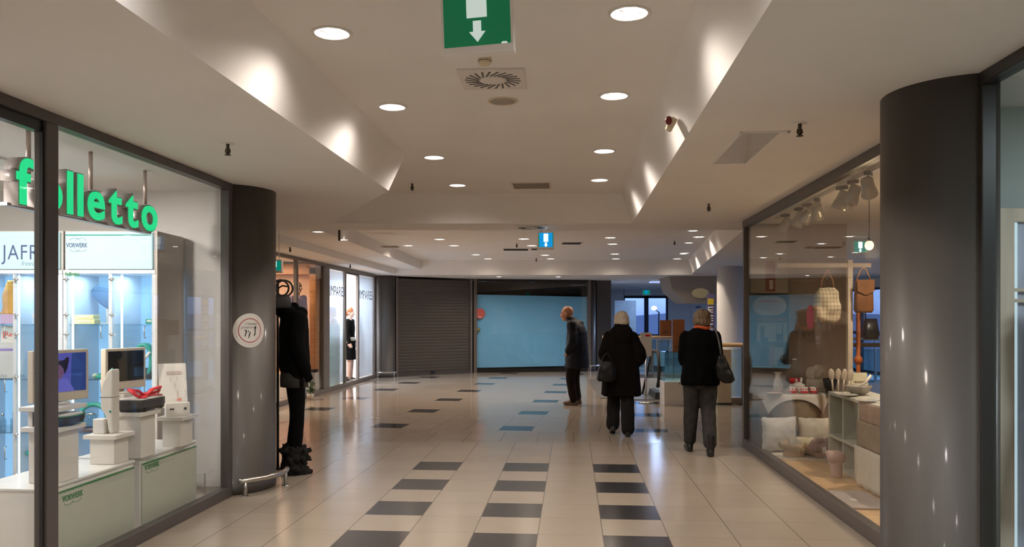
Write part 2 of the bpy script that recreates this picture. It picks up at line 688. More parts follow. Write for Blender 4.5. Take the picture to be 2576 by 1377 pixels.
p = [(-9, -7), (10.2, -7), (10.2, 31), (-9, 31)]
slab('ceiling_roof', p, p, ZT + .01, ZT + .2)


# ------------------------------------------------------------------ walls
def wall(name, p, q, z0, z1, th=.1, m=None):
    p, q = Vector((p[0], p[1], 0)), Vector((q[0], q[1], 0))
    d = (q - p).normalized()
    n = Vector((-d.y, d.x, 0)) * th
    b = MB()
    b.prism([p + V((0, 0, z0)), q + V((0, 0, z0)), q + n + V((0, 0, z0)), p + n + V((0, 0, z0))], (0, 0, z1 - z0))
    return struct(b.build(name, m or M['wall']))


M['wallwarm'] = mat('peach_wall', (.74, .55, .42), .7, var=.03)
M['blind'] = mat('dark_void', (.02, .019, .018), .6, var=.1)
wall('wall_left', (-8.7, 31), (-8.7, -7), -4.2, ZT)
wall('wall_front', (-9, -6.4), (10, -6.4), 0, ZT, m=M['wall2'])
wall('wall_back', (10, 30.3), (5.96, 30.3), -.1, ZT)
wall('wall_back.001', (4.28, 30.3), (-9, 30.3), -.1, ZT)
wall('wall_back.002', (5.98, 30.3), (4.26, 30.3), 2.38, ZT)
wall('wall_back.003', (5.98, 30.3), (4.26, 30.3), -.1, .84)
# right flank of the building: glazed from the lower level upwards along the atrium
wall('wall_right', (10.0, -7), (10.0, 12.5), -4.2, ZT)
wall('wall_right.001', (10.0, 12.5), (10.0, 28.5), 2.35, ZT)
wall('wall_right.002', (10.0, 12.5), (10.0, 28.5), -4.2, -3.2)
wall('wall_right.003', (10.0, 28.5), (10.0, 31), -4.2, ZT)
# left shop
wall('wall_left_shop_end', (-6.2, 7.06), (-2.44, 7.06), 0, ZS)
pA, pB = ts(-6.0, 7.2), ts(-6.0, -6)
wall('wall_left_shop_back', pB, pA, 0, ZS)
p, q = ts(-2.95, 2.6), ts(-2.95, -6)
wall('wall_left_near', q, p, 0, ZS, m=M['wall2'])
p, q = ts(-6, 2.2), ts(-2.9, 2.2)
wall('wall_left_shop_side', p, q, 0, ZS)
wall('wall_left_return', (-2.80, 7.22), (-4.55, 8.3), 0, ZS, m=M['wall2'])
# skirting inside the left shop
b = MB()
b.box((-2.95, 7.045, .06), (.42, .02, .12))
struct(b.build('baseboard_left_shop', M['whitem']))
# right shop
M['shopgrey'] = mat('shop_grey_wall', (.36, .31, .27), .7, var=.04, scale=2)
wall('wall_right_shop_end', (4.02, 9.5), (2.82, 9.5), 0, ZS, th=-.08, m=M['shopgrey'])
wall('wall_right_shop_back', ts(5.2, 4.5), ts(5.2, 7.0), 0, ZS, m=M['shopgrey'])
wall('wall_right_shop_side', ts(1.99, 4.47), ts(5.2, 4.47), 0, ZS, th=.06, m=M['shopgrey'])
wall('wall_right_near', ts(1.97, -6), ts(1.97, 1.2), 0, ZS, m=M['wall2'])
M['palegrey'] = mat('pale_green_grey_wall', (.50, .56, .54), .7, var=.03)
wall('wall_right_boutique', ts(1.99, 4.46), ts(5.2, 4.46), 0, ZS, th=-.02, m=M['palegrey'])
wall('wall_right_boutique_back', ts(5.1, 0.0), ts(5.1, 4.4), 0, ZS, m=M['palegrey'])
wall('wall_right_boutique_side', ts(1.97, 1.2), ts(5.2, 1.2), 0, ZS, m=M['palegrey'])
# far left shops
wall('wall_far_left_back', ts(-7.6, 8), ts(-7.6, 20.5), 0, ZS, m=M['wall'])
wall('wall_far_left_divider', ts(-7.6, 15.72), ts(-5.06, 15.72), 0, 2.62, th=.1, m=M['wallwarm'])
wall('wall_far_left_end', ts(-7.6, 19.75), ts(-5.06, 19.75), 0, 2.62, th=.1, m=M['wall'])
wall('wall_far_left_near', ts(-5.0, 8.4), ts(-5.0, 12.2), 0, 2.62, th=.1, m=M['wall2'])
# back wall of the hall behind shutter and blue window
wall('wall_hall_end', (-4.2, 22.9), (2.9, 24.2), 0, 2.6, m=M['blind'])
wall('wall_atrium_left', (2.85, 23.2), (3.75, 30.3), 0, 2.6, th=.1, m=M['wall'])
wall('wall_hall_end_panel', (2.44, 22.75), (2.86, 22.85), 0, 2.6, th=.4, m=M['pillar'])


# ------------------------------------------------------------------ pillars
def pillar(c, r, z1, cut=None):
    b = MB()
    b.lathe([(r + .004, 0), (r + .004, .06), (r, .065), (r, z1)], (c[0], c[1], 0), n=96)
    if cut:                                        # flat back where it stands against a shopfront
        q = ts(cut[0], 0)
        nrm = ts(cut[1], 0)
        g = bmesh.ops.bisect_plane(b.bm, geom=b.bm.verts[:] + b.bm.edges[:] + b.bm.faces[:], plane_co=q, plane_no=nrm, clear_outer=True)
        ed = [x for x in g['geom_cut'] if isinstance(x, bmesh.types.BMEdge)]
        bmesh.ops.contextual_create(b.bm, geom=ed)
    o = b.build('pillar', M['pillar'], origin=(c[0], c[1], 0))
    struct(o)
    return o


PL, PR = (-2.55, 7.08), (2.266, 4.018)
pillar(PL, .42, ZS, (-2.955, -1))
pillar(PR, .36, ZS, (1.975, 1))
pillar((-3.27, 20.35), .26, 2.6)
pillar((2.26, 22.75), .155, 2.6)
b = MB()
b.lathe([(.285, -4), (.285, 2.7)], (4.80, 17.4, 0), n=48)
struct(b.build('pillar', M['wall'], origin=(4.80, 17.4, -4)))


# ------------------------------------------------------------------ shopfronts (local x across, y along the front)
def front(name, t, s0, s1, posts, top=ZS, sill=.085, head=.06, panes=None, m=None, gl=None, pw=.06, pd=.1):
    r = sroot(name, ts(t, 0), -A)
    m = m or M['frame']
    b = L(r)
    b.box((0, (s0 + s1) / 2, sill / 2), (pd * .8, s1 - s0, sill))
    b.build('frame', m, r, bevel=.004)
    b = L(r)
    b.box((0, (s0 + s1) / 2, top - head / 2), (pd * .8, s1 - s0, head))
    b.build('frame', m, r, bevel=.004)
    for s, wd in posts:
        b = L(r)
        b.box((0, s, (sill + top - head) / 2), (pw, wd, top - head - sill))
        b.build('frame', m, r, bevel=.004)
    for a, c in panes or []:
        b = L(r)
        b.box((0, (a + c) / 2, (sill + top - head) / 2), (.01, c - a, top - head - sill))
        b.build('pane', gl or M['glassm'], r)
    return r


M['frame_near'] = mat('frame_near_black', (.03, .028, .027), .35, var=.06)
w1 = front('window_1', -2.9, 2.6, 6.49, [(2.65, .1), (4.168, .10), (6.455, .07)], panes=[(2.7, 4.118), (4.218, 6.42)], pw=.075)
b = L(w1)
b.box((-.01, 3.40, 2.55), (.05, 1.48, .06))
b.box((.012, 4.112, 1.3), (.02, .012, 2.5))
b.build('frame', M['black'], w1)
w2 = front('window_2', 2.03, 4.56, 9.46, [(4.59, .06), (9.43, .065)], sill=.10, head=.075, panes=[(4.62, 9.40)], pw=.07)
w3 = front('window_3', 1.92, 1.25, 3.90, [(3.845, .075), (1.3, .1)], sill=.085, head=.055, panes=[(1.35, 3.81)], pw=.065, m=M['frame_near'])
b = L(w3)
b.box((-.02, 3.915, 1.32), (.085, .045, 2.635))
b.build('frame', M['black'], w3)
# black edge strip where the second window meets the pillar
b = MB(Matrix.Translation(ts(1.985, 0)) @ Matrix.Rotation(-A, 4, 'Z'))
b.box((-.26, 4.42, 1.31), (.05, .06, 2.62))
struct(b.build('trim_2', M['frame']))

M['frame_far'] = mat('frame_far_grey', (.16, .14, .125), .4, var=.05)
w4 = front('window_4', -5.0, 12.2, 15.62, [(12.25, .1), (14.02, .10), (15.58, .08)], top=2.62, panes=[(12.3, 13.97), (14.07, 15.54)], m=M['frame_far'])
w5 = front('window_5', -5.0, 15.62, 19.72, [(15.78, .30), (17.10, .09), (18.16, .09), (19.66, .09)], top=2.62, head=.09,
           panes=[(15.94, 17.05), (18.2, 19.61)], m=M['frame_far'])
b = L(w5)
b.box((.0, 17.63, 2.52), (.05, .95, .05))
b.build('frame', M['black'], w5)

# window at the far end and the long atrium glazing
M['framedark'] = mat('frame_dark_blue', (.012, .016, .03), .4)
r = sroot('window_6', (5.12, 30.28, 0))
b = L(r)
for x0, x1, z0, z1 in [(-.9, -.8, .8, 2.42), (.77, .9, .8, 2.42), (-.06, .10, .8, 2.42), (-.9, .9, 2.28, 2.42), (-.9, .9, .8, .9)]:
    b.box(((x0 + x1) / 2, 0, (z0 + z1) / 2), (x1 - x0, .08, z1 - z0))
b.build('frame', M['framedark'], r)
b = L(r)
b.box((-.43, 0, 1.6), (.74, .01, 1.4))
b.box((.435, 0, 1.6), (.67, .01, 1.4))
b.build('pane', M['glassm'], r)
r = sroot('window_7', (9.95, 20.5, 0))
b = L(r)
for k in range(9):
    b.box((0, -8 + 2 * k, -.4), (.08, .09, 5.5))
for z in (-3.2, -1.3, .02, 1.1, 2.33):
    b.box((0, 0, z), (.07, 16, .08))
b.build('frame', M['framedark'], r)
b = L(r)
b.box((0, 0, -.43), (.01, 15.9, 5.5))
b.build('pane', M['glassm'], r)
# dusk ground and a low hill far outside
b = MB()
b.box((40, 90, -4.6), (400, 240, .4))
struct(b.build('ground_outside', mat('dusk_ground', (.10, .11, .12), .9)))
b = MB()
prof = [(-60 + 6 * k, 2.2 + 1.6 * mnoise.noise(Vector((k * .35, 0, 0)))) for k in range(34)]
b.prism([(px, 150, -5) for px, _ in (prof[0],)] + [(px, 150, z) for px, z in prof] + [(prof[-1][0], 150, -5)], (0, 12, 0))
struct(b.build('hills_outside', mat('dusk_hill', (.36, .34, .42), .9)))
o = thing('street_lamp', 'lit street lamp glowing outside the far end window', 'street lamp', (9.1, 49, -4.4))
b = L(o)
b.tube([(0, 0, 0), (0, 0, 6.3), (-.3, 0, 6.5)], [.07, .05, .04])
b.build('pole', M['dkgrey'], o)
b = L(o)
b.ell((-.3, 0, 6.55), (.17, .17, .13))
b.build('lamp', emis('street_lamp_glow', (1, .85, .7), 14), o)
# ------------------------------------------------------------------ figures
M['skin'] = mat('skin', (.52, .30, .20), .5, var=.06, scale=20)
M['skinwarm'] = mat('skin_ruddy', (.56, .26, .15), .5, var=.06, scale=20)
M['blackcoat'] = mat('brown_black_wool', (.0060, .0042, .0034), .95, var=.2, scale=40, bump=.1, spec=.15)
M['blackknit'] = mat('black_knit', (.0028, .0028, .003), .97, var=.2, scale=60, bump=.1, spec=.08)
M['navypuffer'] = mat('navy_puffer', (.0055, .0075, .015), .6, var=.1, scale=20, spec=.25)
M['browntrouser'] = mat('dark_brown_trousers', (.013, .008, .0065), .9, var=.15, spec=.2)
M['greytrouser'] = mat('dark_charcoal_trousers', (.011, .0098, .0098), .9, var=.15, spec=.2)
M['jeans'] = mat('grey_denim', (.040, .038, .038), .9, var=.3, scale=14, spec=.2)
M['shoe'] = mat('black_shoe_leather', (.010, .009, .009), .4, var=.1)
M['shoebrown'] = mat('brown_shoe_leather', (.12, .07, .045), .5, var=.1)
M['leatherblack'] = mat('black_bag_leather', (.006, .006, .0065), .5, var=.1, bump=.05, spec=.3)


def hand(b, w, d, palm_n, curl=.6, side=1):
    """w wrist, d direction of the fingers, palm_n palm normal, side +1 right / -1 left"""
    d = Vector(d).normalized()
    n = Vector(palm_n)
    n = (n - d * n.dot(d)).normalized()
    s = d.cross(n).normalized()
    w = Vector(w)
    m = Matrix((s, n, d)).transposed().to_4x4()
    b.ell(w + d * .045, (.041, .017, .052), m, u=14, w=10)
    for k, ln in enumerate((.062, .073, .069, .054)):
        o = (k - 1.5) * .0205
        p0 = w + d * .085 + s * o
        p1 = p0 + d * ln * .45 + n * ln * .12 * curl
        p2 = p1 + (d * (1 - curl * .5) + n * curl).normalized() * ln * .33
        p3 = p2 + (d * (.7 - curl * .7) + n * (.4 + curl)).normalized() * ln * .27
        b.tube([p0 - d * .02, p1, p2, p3], [.0095, .009, .0085, .0072], n=8)
        b.ell(p3, (.0072,) * 3, u=8, w=6)
    t0 = w + d * .025 - s * .032 * side
    t1 = t0 + (d * .7 - s * .6 * side + n * .3).normalized() * .038
    t2 = t1 + (d * .9 - s * .15 * side + n * .4).normalized() * .028
    b.tube([t0, t1, t2], [.013, .0105, .0085], n=8)
    b.ell(t2, (.0085,) * 3, u=8, w=6)


def head(b, c, m, k=1.0):
    """c centre of the head, m rotation; the face looks along local +y"""
    def e(p, r, mm=None):
        b.ell(Vector(c) + m @ (Vector(p) * k), [q * k for q in r], m.to_4x4() @ (mm or Matrix.Identity(4)))
    e((0, -.012, .03), (.076, .094, .088))
    e((0, .022, -.025), (.064, .074, .085))
    e((0, .05, -.085), (.036, .036, .026))
    e((0, .072, .03), (.055, .02, .02))          # brow
    e((0, .098, -.018), (.012, .022, .026), Matrix.Rotation(-.35, 4, 'X'))   # nose
    e((0, .100, -.034), (.013, .012, .010))
    e((0, .083, -.062), (.026, .014, .0075))     # lips
    e((0, .080, -.074), (.022, .014, .0075))
    for sx in (-1, 1):
        e((sx * .036, .072, -.028), (.022, .018, .018))   # cheeks
        e((sx * .078, -.012, -.012), (.010, .022, .034), Matrix.Rotation(sx * .2, 4, 'Z'))  # ears
        e((sx * .031, .078, .006), (.013, .010, .008))    # eyes


def limb(b, pts, rad):
    P = [Vector(p) for p in pts]
    out, rr = [], []
    for i in range(len(P) - 1):
        for k in range(5):
            t = k / 5
            out.append(P[i].lerp(P[i + 1], t))
            rr.append(rad[i] * (1 - t) + rad[i + 1] * t)
    out.append(P[-1])
    rr.append(rad[-1])
    for _ in range(2):
        for i in range(1, len(out) - 1):
            out[i] = (out[i - 1] + out[i] * 2 + out[i + 1]) / 4
    b.tube(out, rr, n=14)
    b.ell(out[0], (rr[0],) * 3, u=12, w=8)
    b.ell(out[-1], (rr[-1],) * 3, u=12, w=8)


def shoe(o, ankle, yaw, pitch, m, name='shoe', ln=.26, shaft=.09):
    a = Vector(ankle)
    Tm = XF[o] @ Matrix.Translation(a) @ Matrix.Rotation(yaw, 4, 'Z') @ Matrix.Rotation(pitch, 4, 'X')
    b = MB()
    z = -.085
    b.ell((0, .12, z + .036), (.043, .075, .034))
    b.ell((0, .03, z + .045), (.036, .085, .045))
    b.ell((0, -.035, z + .042), (.035, .045, .042))
    b.loft([(0, -.02, z + .03, .04, .05), (0, -.015, z + .03 + shaft, .043, .05)], n=18)
    b.loft([(0, .05, z, .040, .13), (0, .05, z + .02, .040, .13)], n=28, power=2.6)
    b.bm.transform(Tm)
    b.bm.transform(XF[o].inverted())
    return fused(b, name, m, o, voxel=.007, smooth=3)


def person(label, loc, rz, P, cat='person', name='person', group=None):
    o = thing(name, label, cat, loc, rz, group)
    lean = P.get('lean', 0)
    hd = Vector(P['head'])
    sh = [Vector(p) for p in P['shoulders']]
    mid = (sh[0] + sh[1]) / 2
    b = MB()
    pv = Vector(P.get('pelvis', (0, 0, .90)))
    w = P.get('w', 1.0)
    ring = []
    for f, rx, ry in ((-.14, .12, .09), (0, .165, .11), (.25, .15, .10), (.5, .15, .105), (.75, .165, .11), (.95, .15, .085), (1.06, .08, .06)):
        q = pv.lerp(mid, f)
        ring.append((q.x, q.y, q.z, rx * w, ry * w))
    b.loft(ring, n=24)
    if not P.get('headless'):
        m = Matrix.Rotation(P.get('head_yaw', 0), 3, 'Z') @ Matrix.Rotation(P.get('head_pitch', 0), 3, 'X')
        limb(b, [mid + Vector((0, -.01, -.02)), mid.lerp(hd, .45), hd + Vector((0, -.015, -.05))], [.062, .054, .056])
        head(b, hd, m, P.get('hk', 1.0))
    else:
        limb(b, [mid + Vector((0, 0, -.02)), mid + Vector((0, 0, .09))], [.06, .05])
    for s, (S, E, W) in zip((-1, 1), P['arms']):
        limb(b, [S, E, W], [.052, .042, .028])
        d = (Vector(W) - Vector(E)).normalized()
        hd_ = P.get('hand_dir', [None, None])[0 if s < 0 else 1] or d
        hand(b, W, hd_, P.get('palm', [(1, 0, 0), (-1, 0, 0)])[0 if s < 0 else 1], .8, s)
    for Hp, K, An in P['legs']:
        limb(b, [Hp, K, An], [.088, .058, .040])
        b.ell(Vector(An) + Vector((0, .04, -.045)), (.036, .08, .03))
    fused(b, 'body', P['skin'], o, voxel=.0065, smooth=2)
    return o


def sleeves(b, arms, r0, r1, r2, cut=.97):
    for S, E, W in arms:
        S, E, W = Vector(S), Vector(E), Vector(W)
        limb(b, [S, E, E.lerp(W, cut)], [r0, r1, r2])


def trousers(o, P, m, r=(.098, .075, .062), hem=.97, fold=.008, pel=True):
    b = MB()
    pv = Vector(P.get('pelvis', (0, 0, .90)))
    if pel:
        b.ell(pv + Vector((0, -.01, .02)), (.178, .125, .15))
    for Hp, K, An in P['legs']:
        limb(b, [Hp, K, Vector(K).lerp(Vector(An), hem)], r)
    return fused(b, 'trousers', m, o, voxel=.010, smooth=3, fold=fold, fscale=(16, 16, 7))


# --- woman in the long dark coat, walking away
PB = dict(
    head=(.01, .02, 1.475), head_yaw=0, shoulders=[(-.17, 0, 1.30), (.17, 0, 1.30)], pelvis=(0, 0, .83),
    arms=[((-.145, -.0, 1.255), (-.235, -.05, 1.02), (-.15, .15, .99)), ((.145, 0, 1.255), (.275, -.05, 1.00), (.20, .15, .90))],
    legs=[((-.085, .0, .82), (-.085, .10, .45), (-.105, -.0, .115)), ((.085, 0, .82), (.08, -.02, .45), (.075, -.20, .085))],
    skin=M['skin'], palm=[(1, 0, 0), (-1, 0, 0)])
pb = person('person with white hair in a long black-brown hooded coat walking away', (1.415, 10.28, 0), R(-4), PB)
b = MB()
b.loft([(0, .01, .50, .262, .185), (0, .01, .60, .255, .18), (0, .0, .80, .238, .165), (0, .0, 1.0, .215, .15), (0, 0, 1.15, .205, .145), (0, 0, 1.24, .195, .14), (0, .0, 1.32, .155, .115), (.0, .0, 1.38, .11, .09), (.005, .01, 1.42, .085, .08)], n=40)
sleeves(b, PB['arms'], .085, .078, .066)
b.ell((0, -.08, 1.33), (.15, .085, .10))
b.ell((0, -.10, 1.26), (.13, .075, .11))
b.ell((0, -.04, 1.40), (.098, .085, .06))
fused(b, 'coat', M['blackcoat'], pb, voxel=.011, smooth=4, fold=.012, fscale=(13, 13, 3))
trousers(pb, PB, M['greytrouser'], r=(.105, .088, .085), hem=.98)
shoe(pb, (-.105, -.0, .118), R(2), -.32, M['shoe'])
shoe(pb, (.075, -.20, .088), R(-3), 0, M['shoe'])
b = MB()
m = Matrix.Identity(3)
b.ell((.01, .0, 1.508), (.092, .100, .092))
b.ell((.01, -.035, 1.455), (.092, .078, .075))
b.ell((-.055, -.0, 1.46), (.035, .06, .07))
b.ell((.075, -.0, 1.46), (.035, .06, .07))
fused(b, 'hair', mat('white_grey_hair', (.52, .45, .36), .7, var=.3, scale=60, stretch=(3, 3, .6)), pb, voxel=.008, smooth=2, fold=.012, fscale=(55, 55, 18))
q = XF[pb] @ Vector((-.20, -.245, .70))
o = thing('shoulder_bag', 'black rounded handbag at the elbow of the long-coated person', 'bag', q, R(-4))
b = L(o)
b.loft([(0, 0, 0, .095, .05), (0, 0, .03, .12, .065), (.01, 0, .14, .115, .065), (.015, 0, .23, .085, .05), (.02, 0, .26, .06, .03)], n=32, power=2.6)
fused(b, 'body', M['leatherblack'], o, voxel=.008, fold=.008, fscale=(14, 14, 14))
b = L(o)
b.tube([(-.045, -.0, .23), (-.04, .0, .31), (.01, .0, .365), (.05, .0, .31), (.06, .0, .23)], .010, n=8)
b.build('handle', M['leatherblack'], o)

# --- person in the black sweater and grey jeans
PC = dict(
    head=(.03, .05, 1.475), head_yaw=R(-28), head_pitch=-.12, shoulders=[(-.18, 0, 1.31), (.18, 0, 1.31)], pelvis=(0, 0, .83),
    arms=[((-.16, 0, 1.29), (-.190, -.0, 1.03), (-.12, .20, .97)), ((.16, 0, 1.29), (.20, .06, 1.05), (.18, .27, 1.03))],
    legs=[((-.09, .0, .82), (-.10, .03, .45), (-.115, .09, .085)), ((.09, 0, .82), (.085, .0, .45), (.09, -.23, .085))],
    skin=M['skin'], palm=[(1, 0, 0), (-1, 0, 0)])
pc = person('person with short grey brown hair in a black sweater and grey jeans', (2.11, 8.86, 0), R(-9), PC)
b = MB()
b.loft([(0, -.01, .755, .212, .155), (0, -.01, .80, .218, .165), (0, -.01, .95, .200, .155), (0, 0, 1.1, .19, .15), (0, 0, 1.22, .195, .145), (0, 0, 1.31, .17, .115), (.0, .01, 1.37, .11, .085), (.01, .02, 1.395, .075, .07)], n=40)
sleeves(b, PC['arms'], .075, .066, .052)
fused(b, 'sweater', M['blackknit'], pc, voxel=.011, smooth=4, fold=.010, fscale=(14, 14, 5))
trousers(pc, PC, M['jeans'], r=(.108, .082, .07), hem=.86)
b = MB()
b.tube([(.02 + .075 * math.cos(a), .02 + .07 * math.sin(a), 1.40 + .008 * math.sin(2 * a)) for a in [i * math.pi / 14 for i in range(28)]], .018, n=10, closed=True)
b.bm.transform(XF[pc])
b.build('scarf', mat('orange_red_scarf', (.62, .10, .03), .8, var=.15), pc)
shoe(pc, (-.115, .09, .088), R(6), 0, M['shoe'], shaft=.11)
shoe(pc, (.09, -.23, .088), R(-2), 0, M['shoe'], shaft=.20)
b = MB()
hm = Matrix.Rotation(R(-28), 3, 'Z')
for p, r in (((0, -.02, .045), (.092, .100, .086)), ((0, -.055, -.01), (.088, .07, .075)), ((-.06, -.02, .0), (.035, .06, .065)), ((.06, -.02, .0), (.035, .06, .065)), ((0, .05, .085), (.07, .05, .035))):
    b.ell(Vector((.03, .05, 1.475)) + hm @ Vector(p), r, hm.to_4x4())
fused(b, 'hair', mat('grey_brown_hair', (.15, .105, .062), .7, var=.35, scale=60, stretch=(3, 3, .6)), pc, voxel=.008, smooth=2, fold=.014, fscale=(50, 50, 16))
q = XF[pc] @ Vector((.225, -.235, .80))
o = thing('shoulder_bag', 'black soft shoulder bag hanging at the side of the black-sweatered person', 'bag', q, R(-9))
b = L(o)
b.loft([(.045, 0, 0, .05, .05), (.04, 0, .03, .085, .065), (.015, 0, .10, .09, .065), (-.01, 0, .2, .065, .05), (-.02, 0, .30, .035, .03)], n=32, power=2.4)
fused(b, 'body', M['leatherblack'], o, voxel=.008, fold=.010, fscale=(14, 14, 14))
b = L(o)
b.tube([(-.02, -.0, .28), (-.035, .03, .40), (-.05, .07, .50), (-.075, .11, .585), (-.10, .14, .605), (-.10, .22, .60)], .011, n=8)
b.build('strap', mat('grey_strap', (.06, .06, .062), .4), o)

# --- bald man, looking to the left
PA = dict(hk=1.12,
    head=(.0, .15, 1.585), head_yaw=R(0), head_pitch=-.10, shoulders=[(-.18, .02, 1.40), (.18, .02, 1.40)], pelvis=(0, -.03, .88),
    arms=[((-.185, .0, 1.39), (-.235, -.05, 1.12), (-.185, .06, .94)), ((.185, .0, 1.39), (.235, -.05, 1.12), (.185, .06, .94))],
    legs=[((-.085, -.03, .87), (-.09, .07, .48), (-.10, -.01, .085)), ((.085, -.03, .87), (.09, .05, .48), (.12, .0, .085))],
    skin=M['skinwarm'], palm=[(1, 0, 0), (-1, 0, 0)])
pa = person('bald person in a navy quilted jacket and brown trousers looking left', (1.10, 13.76, 0), R(66), PA)
b = MB()
b.loft([(0, -.03, .64, .225, .205), (0, -.03, .70, .23, .21), (0, -.03, .85, .225, .20), (0, -.03, 1.0, .21, .19), (0, -.03, 1.15, .21, .18), (0, -.03, 1.28, .215, .165), (0, -.01, 1.38, .19, .14), (.0, .035, 1.45, .125, .11), (0, .08, 1.505, .088, .092), (0, .095, 1.53, .082, .088)], n=44)
sleeves(b, PA['arms'], .092, .083, .070)
fused(b, 'jacket', M['navypuffer'], pa, voxel=.011, smooth=4, fold=.006, fscale=(18, 18, 10), fn=lambda p: .004 * abs(math.sin(p.z * 34)) - .002)
trousers(pa, PA, M['browntrouser'], r=(.105, .082, .070), hem=.97)
shoe(pa, (-.10, -.01, .088), R(8), 0, M['shoebrown'])
shoe(pa, (.12, .0, .088), R(-8), 0, M['shoebrown'])
# eyebrows and eyes of the man
hm = Matrix.Rotation(-.10, 3, 'X')
for sx in (-1, 1):
    for nm, z_, r_, mt in (('eye', .006, (.008, .004, .005), M['black']), ('eyebrow', .032, (.02, .005, .005), M['skinwarm'])):
        b = MB()
        b.ell(Vector(PA['head']) + hm @ Vector((sx * .031, .097, z_ * 1.12)), r_, u=10, w=6)
        b.bm.transform(XF[pa])
        b.build(nm, mt, pa)

# --- shop mannequins
M['mannskin'] = mat('mannequin_gloss', (.60, .52, .46), .3, coat=.3)
M['blackcloth'] = mat('black_jacket_cloth', (.0035, .0035, .0035), .95, var=.2, scale=40, spec=.12)
PM = dict(headless=True, head=(0, 0, 1.6), shoulders=[(-.17, 0, 1.52), (.17, 0, 1.52)], pelvis=(0, 0, 1.0),
          arms=[((-.18, 0, 1.50), (-.215, -.03, 1.25), (-.20, .06, 1.02)), ((.18, 0, 1.50), (.215, -.03, 1.25), (.20, .06, 1.02))],
          legs=[((-.085, 0, .99), (-.09, .05, .56), (-.10, -.02, .10)), ((.085, 0, .99), (.08, .02, .56), (.09, -.02, .10))],
          skin=M['blackcloth'])
pm = person('headless shop mannequin in a black hooded jacket, grey skirt and furry boots', (-2.115, 7.68, 0), R(-62), PM, cat='mannequin', name='mannequin')
b = MB()
b.loft([(0, 0, .98, .175, .13), (0, 0, 1.05, .19, .145), (0, 0, 1.2, .185, .14), (0, 0, 1.38, .19, .14), (0, 0, 1.50, .18, .125), (0, 0, 1.57, .12, .095)], n=36)
sleeves(b, PM['arms'], .08, .072, .06)
b.ell((0, -.09, 1.58), (.13, .10, .075))
b.ell((0, .05, 1.56), (.11, .08, .06))
fused(b, 'jacket', M['blackcloth'], pm, voxel=.010, smooth=14, fold=.006, fscale=(14, 14, 4))
b = MB()
b.loft([(0, 0, .84, .17, .13), (0, 0, .92, .172, .132), (0, 0, 1.05, .155, .118)], n=36)
b.bm.transform(XF[pm])
b.build('skirt', mat('dark_grey_skirt', (.045, .043, .038), .9, var=.1), pm)
trousers(pm, PM, M['blackcloth'], r=(.09, .066, .052), hem=.98, pel=False)
for k, (an, yw) in enumerate((((-.10, -.02, .10), .15), ((.09, -.02, .10), -.1))):
    b = MB()
    a = Vector(an)
    b.loft([(a.x, a.y + .04, .0, .055, .13), (a.x, a.y + .04, .03, .06, .135), (a.x, a.y + .01, .10, .058, .09), (a.x, a.y, .20, .06, .065), (a.x, a.y, .27, .065, .07)], n=24)
    for j in range(26):
        rnd = random.Random(j + 50 * k)
        an_ = rnd.uniform(0, 6.28)
        b.ell((a.x + .07 * math.cos(an_), a.y + .03 + .11 * math.sin(an_), rnd.uniform(.05, .24)), (.035, .03, .022), Matrix.Rotation(rnd.uniform(-1, 1), 4, 'X'), u=8, w=6)
    fused(b, 'boot', mat('black_fur', (.009, .008, .007), .95, var=.3, scale=60, bump=.4), pm, voxel=.010, smooth=1, fold=.018, fscale=(50, 50, 50))
# bag with two ring handles hung round the neck stub
q = at(731, 775, 7.60)
o = thing('ring_handle_bag', 'dark bag with two black ring handles hanging at the mannequin collar', 'bag', (q.x - .03, 7.42, 1.60), R(20))
b = L(o)
b.loft([(0, 0, 0, .07, .025), (0, 0, .03, .085, .035), (0, 0, .10, .075, .03), (0, 0, .125, .06, .015)], n=28, power=3)
b.build('body', mat('charcoal_bag', (.035, .034, .036), .6), o)
for yy, tl in ((-.02, -.15), (.03, .2)):
    b = MB(XF[o] @ Matrix.Translation((yy * .8, yy, .185)) @ Matrix.Rotation(tl, 4, 'Y'))
    b.tube([(.075 * math.cos(a), 0, .075 * math.sin(a)) for a in [i * math.pi / 16 for i in range(32)]], .009, n=8, closed=True)
    b.build('ring_handle', M['black'], o)
o = thing('display_pole', 'thin black display pole along the edge of the left pillar', 'pole', (-2.345, 7.92, 0))
b = L(o)
b.tube([(0, 0, 0), (0, 0, 1.88)], .014, n=12)
b.build('pole', M['black'], o)
b = L(o)
b.lathe([(.09, 0), (.09, .010), (0, .014)], n=28)
b.build('foot', M['black'], o)
b = L(o)
b.tube([(0, 0, 1.80), (.05, -.01, 1.83), (.10, -.015, 1.82)], .008, n=8)
b.build('hook', M['black'], o)

# mannequins in the far left windows
PD = dict(head=(0, 0.01, 1.64), shoulders=[(-.16, 0, 1.44), (.16, 0, 1.44)], pelvis=(0, 0, .95),
          arms=[((-.17, 0, 1.43), (-.22, -.02, 1.17), (-.20, .05, .93)), ((.17, 0, 1.43), (.22, -.02, 1.17), (.20, .05, .93))],
          legs=[((-.085, 0, .94), (-.09, .02, .52), (-.09, 0, .09)), ((.085, 0, .94), (.09, .02, .52), (.10, 0, .09))],
          skin=mat('mannequin_rosy', (.50, .33, .26), .35))
o = thing('plinth', 'low peach plinth under the bald window mannequin', 'plinth', (-4.22, 15.15, 0))
b = L(o)
b.box((-.15, 0, .23), (.9, .5, .46), bev=.006)
b.build('block', M['marble'], o)
pd = person('bald rosy mannequin in a lilac top in the peach shop window', (-4.12, 15.15, .46), R(-120), PD, cat='mannequin', name='mannequin')
b = MB()
b.loft([(0, 0, .93, .18, .13), (0, 0, 1.05, .165, .12), (0, 0, 1.25, .175, .125), (0, 0, 1.42, .17, .11), (0, 0, 1.48, .10, .08)], n=32)
sleeves(b, PD['arms'], .07, .06, .05, .8)
